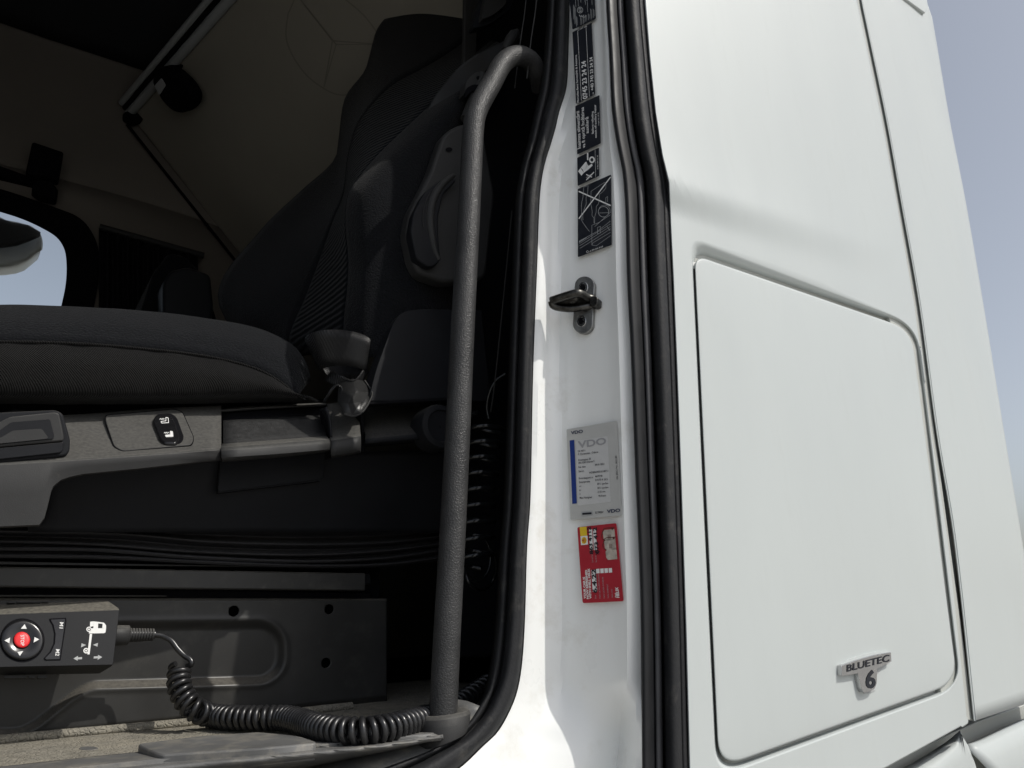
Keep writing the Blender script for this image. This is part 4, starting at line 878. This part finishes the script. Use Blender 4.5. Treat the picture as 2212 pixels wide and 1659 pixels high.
# tilted upper bunk underside with embossed star ring
Ra, Rb, Rc = P(280, 250, 2.1), P(500, 0, 1.34), P(512, 543, 2.1)
bn = (Rb-Ra).cross(Rc-Ra).normalized(); bn = bn if bn.dot(CAM-Ra) > 0 else -bn
ed = (Rb-Ra).normalized(); dn = (Rc-Ra).normalized()
nr = Ra+ed*1.75
prism('upper_bunk_panel', [Ra, nr, nr+dn*1.5, Ra+dn*1.5], -bn*.06, M['beige'], T, bevel=.01)
def BK(x, y, off): return PP(x, y, Ra, bn, off)
p = Print(lambda a, b: BK(a, b, .0012)); cst = (718, 88)
ringpts = [(622, 30), (618, 80), (632, 120), (660, 160), (690, 185), (728, 204), (760, 200), (800, 140), (825, 100), (800, 50), (760, 10), (700, -30), (650, -20), (622, 30)]
rp = [tuple(v)[:2] for v in cat([(*q, 0) for q in ringpts], 80)]
p.line(rp, 3); 
for tip in ((645, -6), (822, 96), (700, 188)): p.line([cst, tip], 2.5); p.line([(cst[0]+8, cst[1]+8), tip], 2)
p.build('bunk_emblem', M['emboss'], T)
def rail(name, o1, o2, t, m): 
    a, b = Ra+bn*.02+ed*o1, Ra+bn*.02+ed*o2; tube(name, [a, b], t, m, T, n=12)
up_ = (ed.cross(bn)).normalized()
up_ = up_ if up_.z > 0 else -up_
for k, (d, t) in enumerate(((.0, .016), (.045, .012))):
    tube('bunk_rail', [Ra+bn*.012+up_*d+ed*.02, Ra+bn*.012+up_*d+ed*1.7], t, M['alu'], T, n=14)
tube('bunk_rail_groove', [Ra+bn*.012+up_*.024+ed*.02, Ra+bn*.012+up_*.024+ed*1.7], .010, M['black'], T, n=10)
prism('rail_end_cap', [PP(x, y, Ra, bn, .035) for x, y in rnd([(264, 246), (272, 240), (293, 262), (284, 275), (264, 262)], 4)], -bn*.05, M['black'], T, bevel=.003)
tube('bunk_edge_strip', [Ra+bn*.035+dn*.03, Ra+bn*.035+dn*.95], .006, M['black'], T, n=8)
lp = bpy.data.objects.new('reading_lamp', None); S.collection.objects.link(lp); lp['label'] = 'black oval reading lamp hanging from the bunk rail'; lp['category'] = 'lamp'
q = rnd([(326, 178), (330, 160), (348, 146), (372, 152), (402, 180), (418, 210), (412, 232), (392, 246), (372, 242), (350, 222)], 14)
prism('lamp_body', [PP(x, y, Ra, bn, .09) for x, y in q], -bn*.05, M['black'], lp, bevel=.012, seg=3)
prism('lamp_lens', [PP(x, y, Ra, bn, .0915) for x, y in rnd([(333, 186), (348, 168), (358, 184), (344, 206)], 4)], -bn*.004, M['greyp'], lp, bevel=.001)
prism('lamp_arm', [PP(x, y, Ra, bn, .07) for x, y in rnd([(330, 158), (346, 144), (362, 148), (350, 172)], 4)], -bn*.07, M['black'], lp, bevel=.004)
# far side: intercom / tablet, curtain, passenger seat, exterior mirror
tb = thing('wall_monitor', 'small dark square device on a bracket above the far window', 'monitor')
slab('screen_box', rnd([(70, 305), (138, 328), (128, 388), (56, 370)], 6), FY-.12, .05, M['black'], tb, bevel=.008)
slab('bracket', rnd([(80, 386), (112, 392), (126, 410), (124, 428), (88, 420), (68, 405)], 6), FY-.09, .06, M['black'], tb, bevel=.006)
slab('window_header_rail', [(-460, 225), (0, 357), (90, 390), (84, 400), (0, 380), (-460, 250)], FY-.03, .04, M['black'], T, bevel=.006)
cu_rows = []
for i in range(90):
    t = i/89; x = lerp(216, 425, t); yt = 492+(x-216)*.30; Yw = FY-.05+.018*math.sin(t*60)
    cu_rows.append([P(x, lerp(yt, 800, v), Yw) for v in (0, .1, .4, .7, 1)])
ct = sheet('curtain', cu_rows, M['curtain'], None, solid=.004); tag(ct, 'dark gathered curtain beside the far window', 'curtain')
tube('curtain_rail', [P(215, 490, FY-.06), P(440, 552, FY-.06)], .012, M['plastic'], T, n=8)
PS = thing('passenger_seat', 'dark passenger seat seen behind the driver cushion', 'seat')
def pseat(name, pts, Y, th, m, b=.03): slab(name, pts, Y, th, m, PS, r=12, bevel=b, seg=4)
pseat('seat_back', [(295, 700), (330, 590), (365, 545), (400, 552), (432, 585), (470, 690), (470, 800), (295, 800)], 1.55, .35, M['fabric'])
pseat('headrest', [(352, 610), (366, 585), (405, 575), (455, 592), (462, 660), (455, 720), (352, 720)], 1.45, .12, M['plasticd'], .015)
pseat('seat_pan', [(200, 760), (480, 740), (480, 900), (200, 900)], 1.4, .4, M['fabric'])
MR = thing('side_mirror', 'white exterior mirror housing seen through the far window', 'mirror')
loft('mirror_shell', [[P(x, y, Y) for x, y in c] for c, Y in (([(-260, 300), (0, 470), (60, 485), (86, 500)], FY+.45), ([(-260, 480), (-60, 545), (40, 545), (89, 512)], FY+.40), ([(-260, 530), (-60, 575), (40, 570), (88, 540)], FY+.36), ([(-260, 540), (-60, 592), (40, 590), (82, 560)], FY+.50))], 16, 16, M['jamb'], MR, solid=.01)
loft('mirror_glass_housing', [[P(x, y, Y) for x, y in c] for c, Y in (([(-260, 330), (0, 473), (60, 486), (88, 502)], FY+.38), ([(-260, 470), (-60, 530), (30, 530), (86, 508)], FY+.37))], 12, 8, M['plastic'], MR, solid=.01)

# ---- cab shell that closes the interior
box('rear_wall', (1.62, .10, 1.3), (1.68, 2.3, 3.8), M['beiged'], T)
box('roof_shell', (-1.0, -.03, 3.78), (2.0, 2.3, 3.86), M['paint'], T)
box('front_light_block', (-1.06, .03, 1.2), (-1.0, 2.3, 3.8), M['head'], T)  # unseen opaque wall added in place of the windscreen to keep the interior dark
box('floor_pan', (-1.0, .22, 1.25), (1.62, 2.25, 1.335), M['black'], T)
box('door_header', (-1.0, .0, 2.80), (.90, .07, 3.8), M['paint'], T)
box('front_door_post', (-1.0, .02, 1.2), (-.62, .12, 2.85), M['paint'], T)
box('inner_side_trim', (.74, .16, 1.3), (1.62, .18, 3.8), M['plasticd'], T)
box('far_lower_wall', (-1.0, 2.13, 1.3), (1.65, 2.2, 1.95), M['beiged'], T)
box('far_rear_wall', (.35, 2.14, 1.9), (1.65, 2.2, 3.8), M['beiged'], T)
box('chassis_skirt', (-.9, .10, .45), (1.9, 2.1, 1.20), M['plasticd'], T)
# front wheels so that the cab stands on the ground
for k, y in enumerate((.12, 1.92)):
    w = bpy.data.objects.new('wheel', None); S.collection.objects.link(w); w.parent = T
    c = V((1.0, y, .50)); prof = [(.28, 0), (.34, .0), (.46, .02), (.50, .06), (.50, .24), (.46, .28), (.28, .28)]
    obj('tyre', [c+V((r*math.cos(a), d-.0, r*math.sin(a))) for r, d in prof for a in [2*math.pi*i/40 for i in range(40)]], gridf(len(prof), 40, True), M['tyre'], w, auto=40)
    prof = [(.285, .02), (.25, .05), (.12, .07), (.10, .02), (.001, .02)]
    obj('rim', [c+V((r*math.cos(a), d, r*math.sin(a))) for r, d in prof for a in [2*math.pi*i/40 for i in range(40)]], gridf(len(prof), 40, True), M['metal'], w, auto=40)
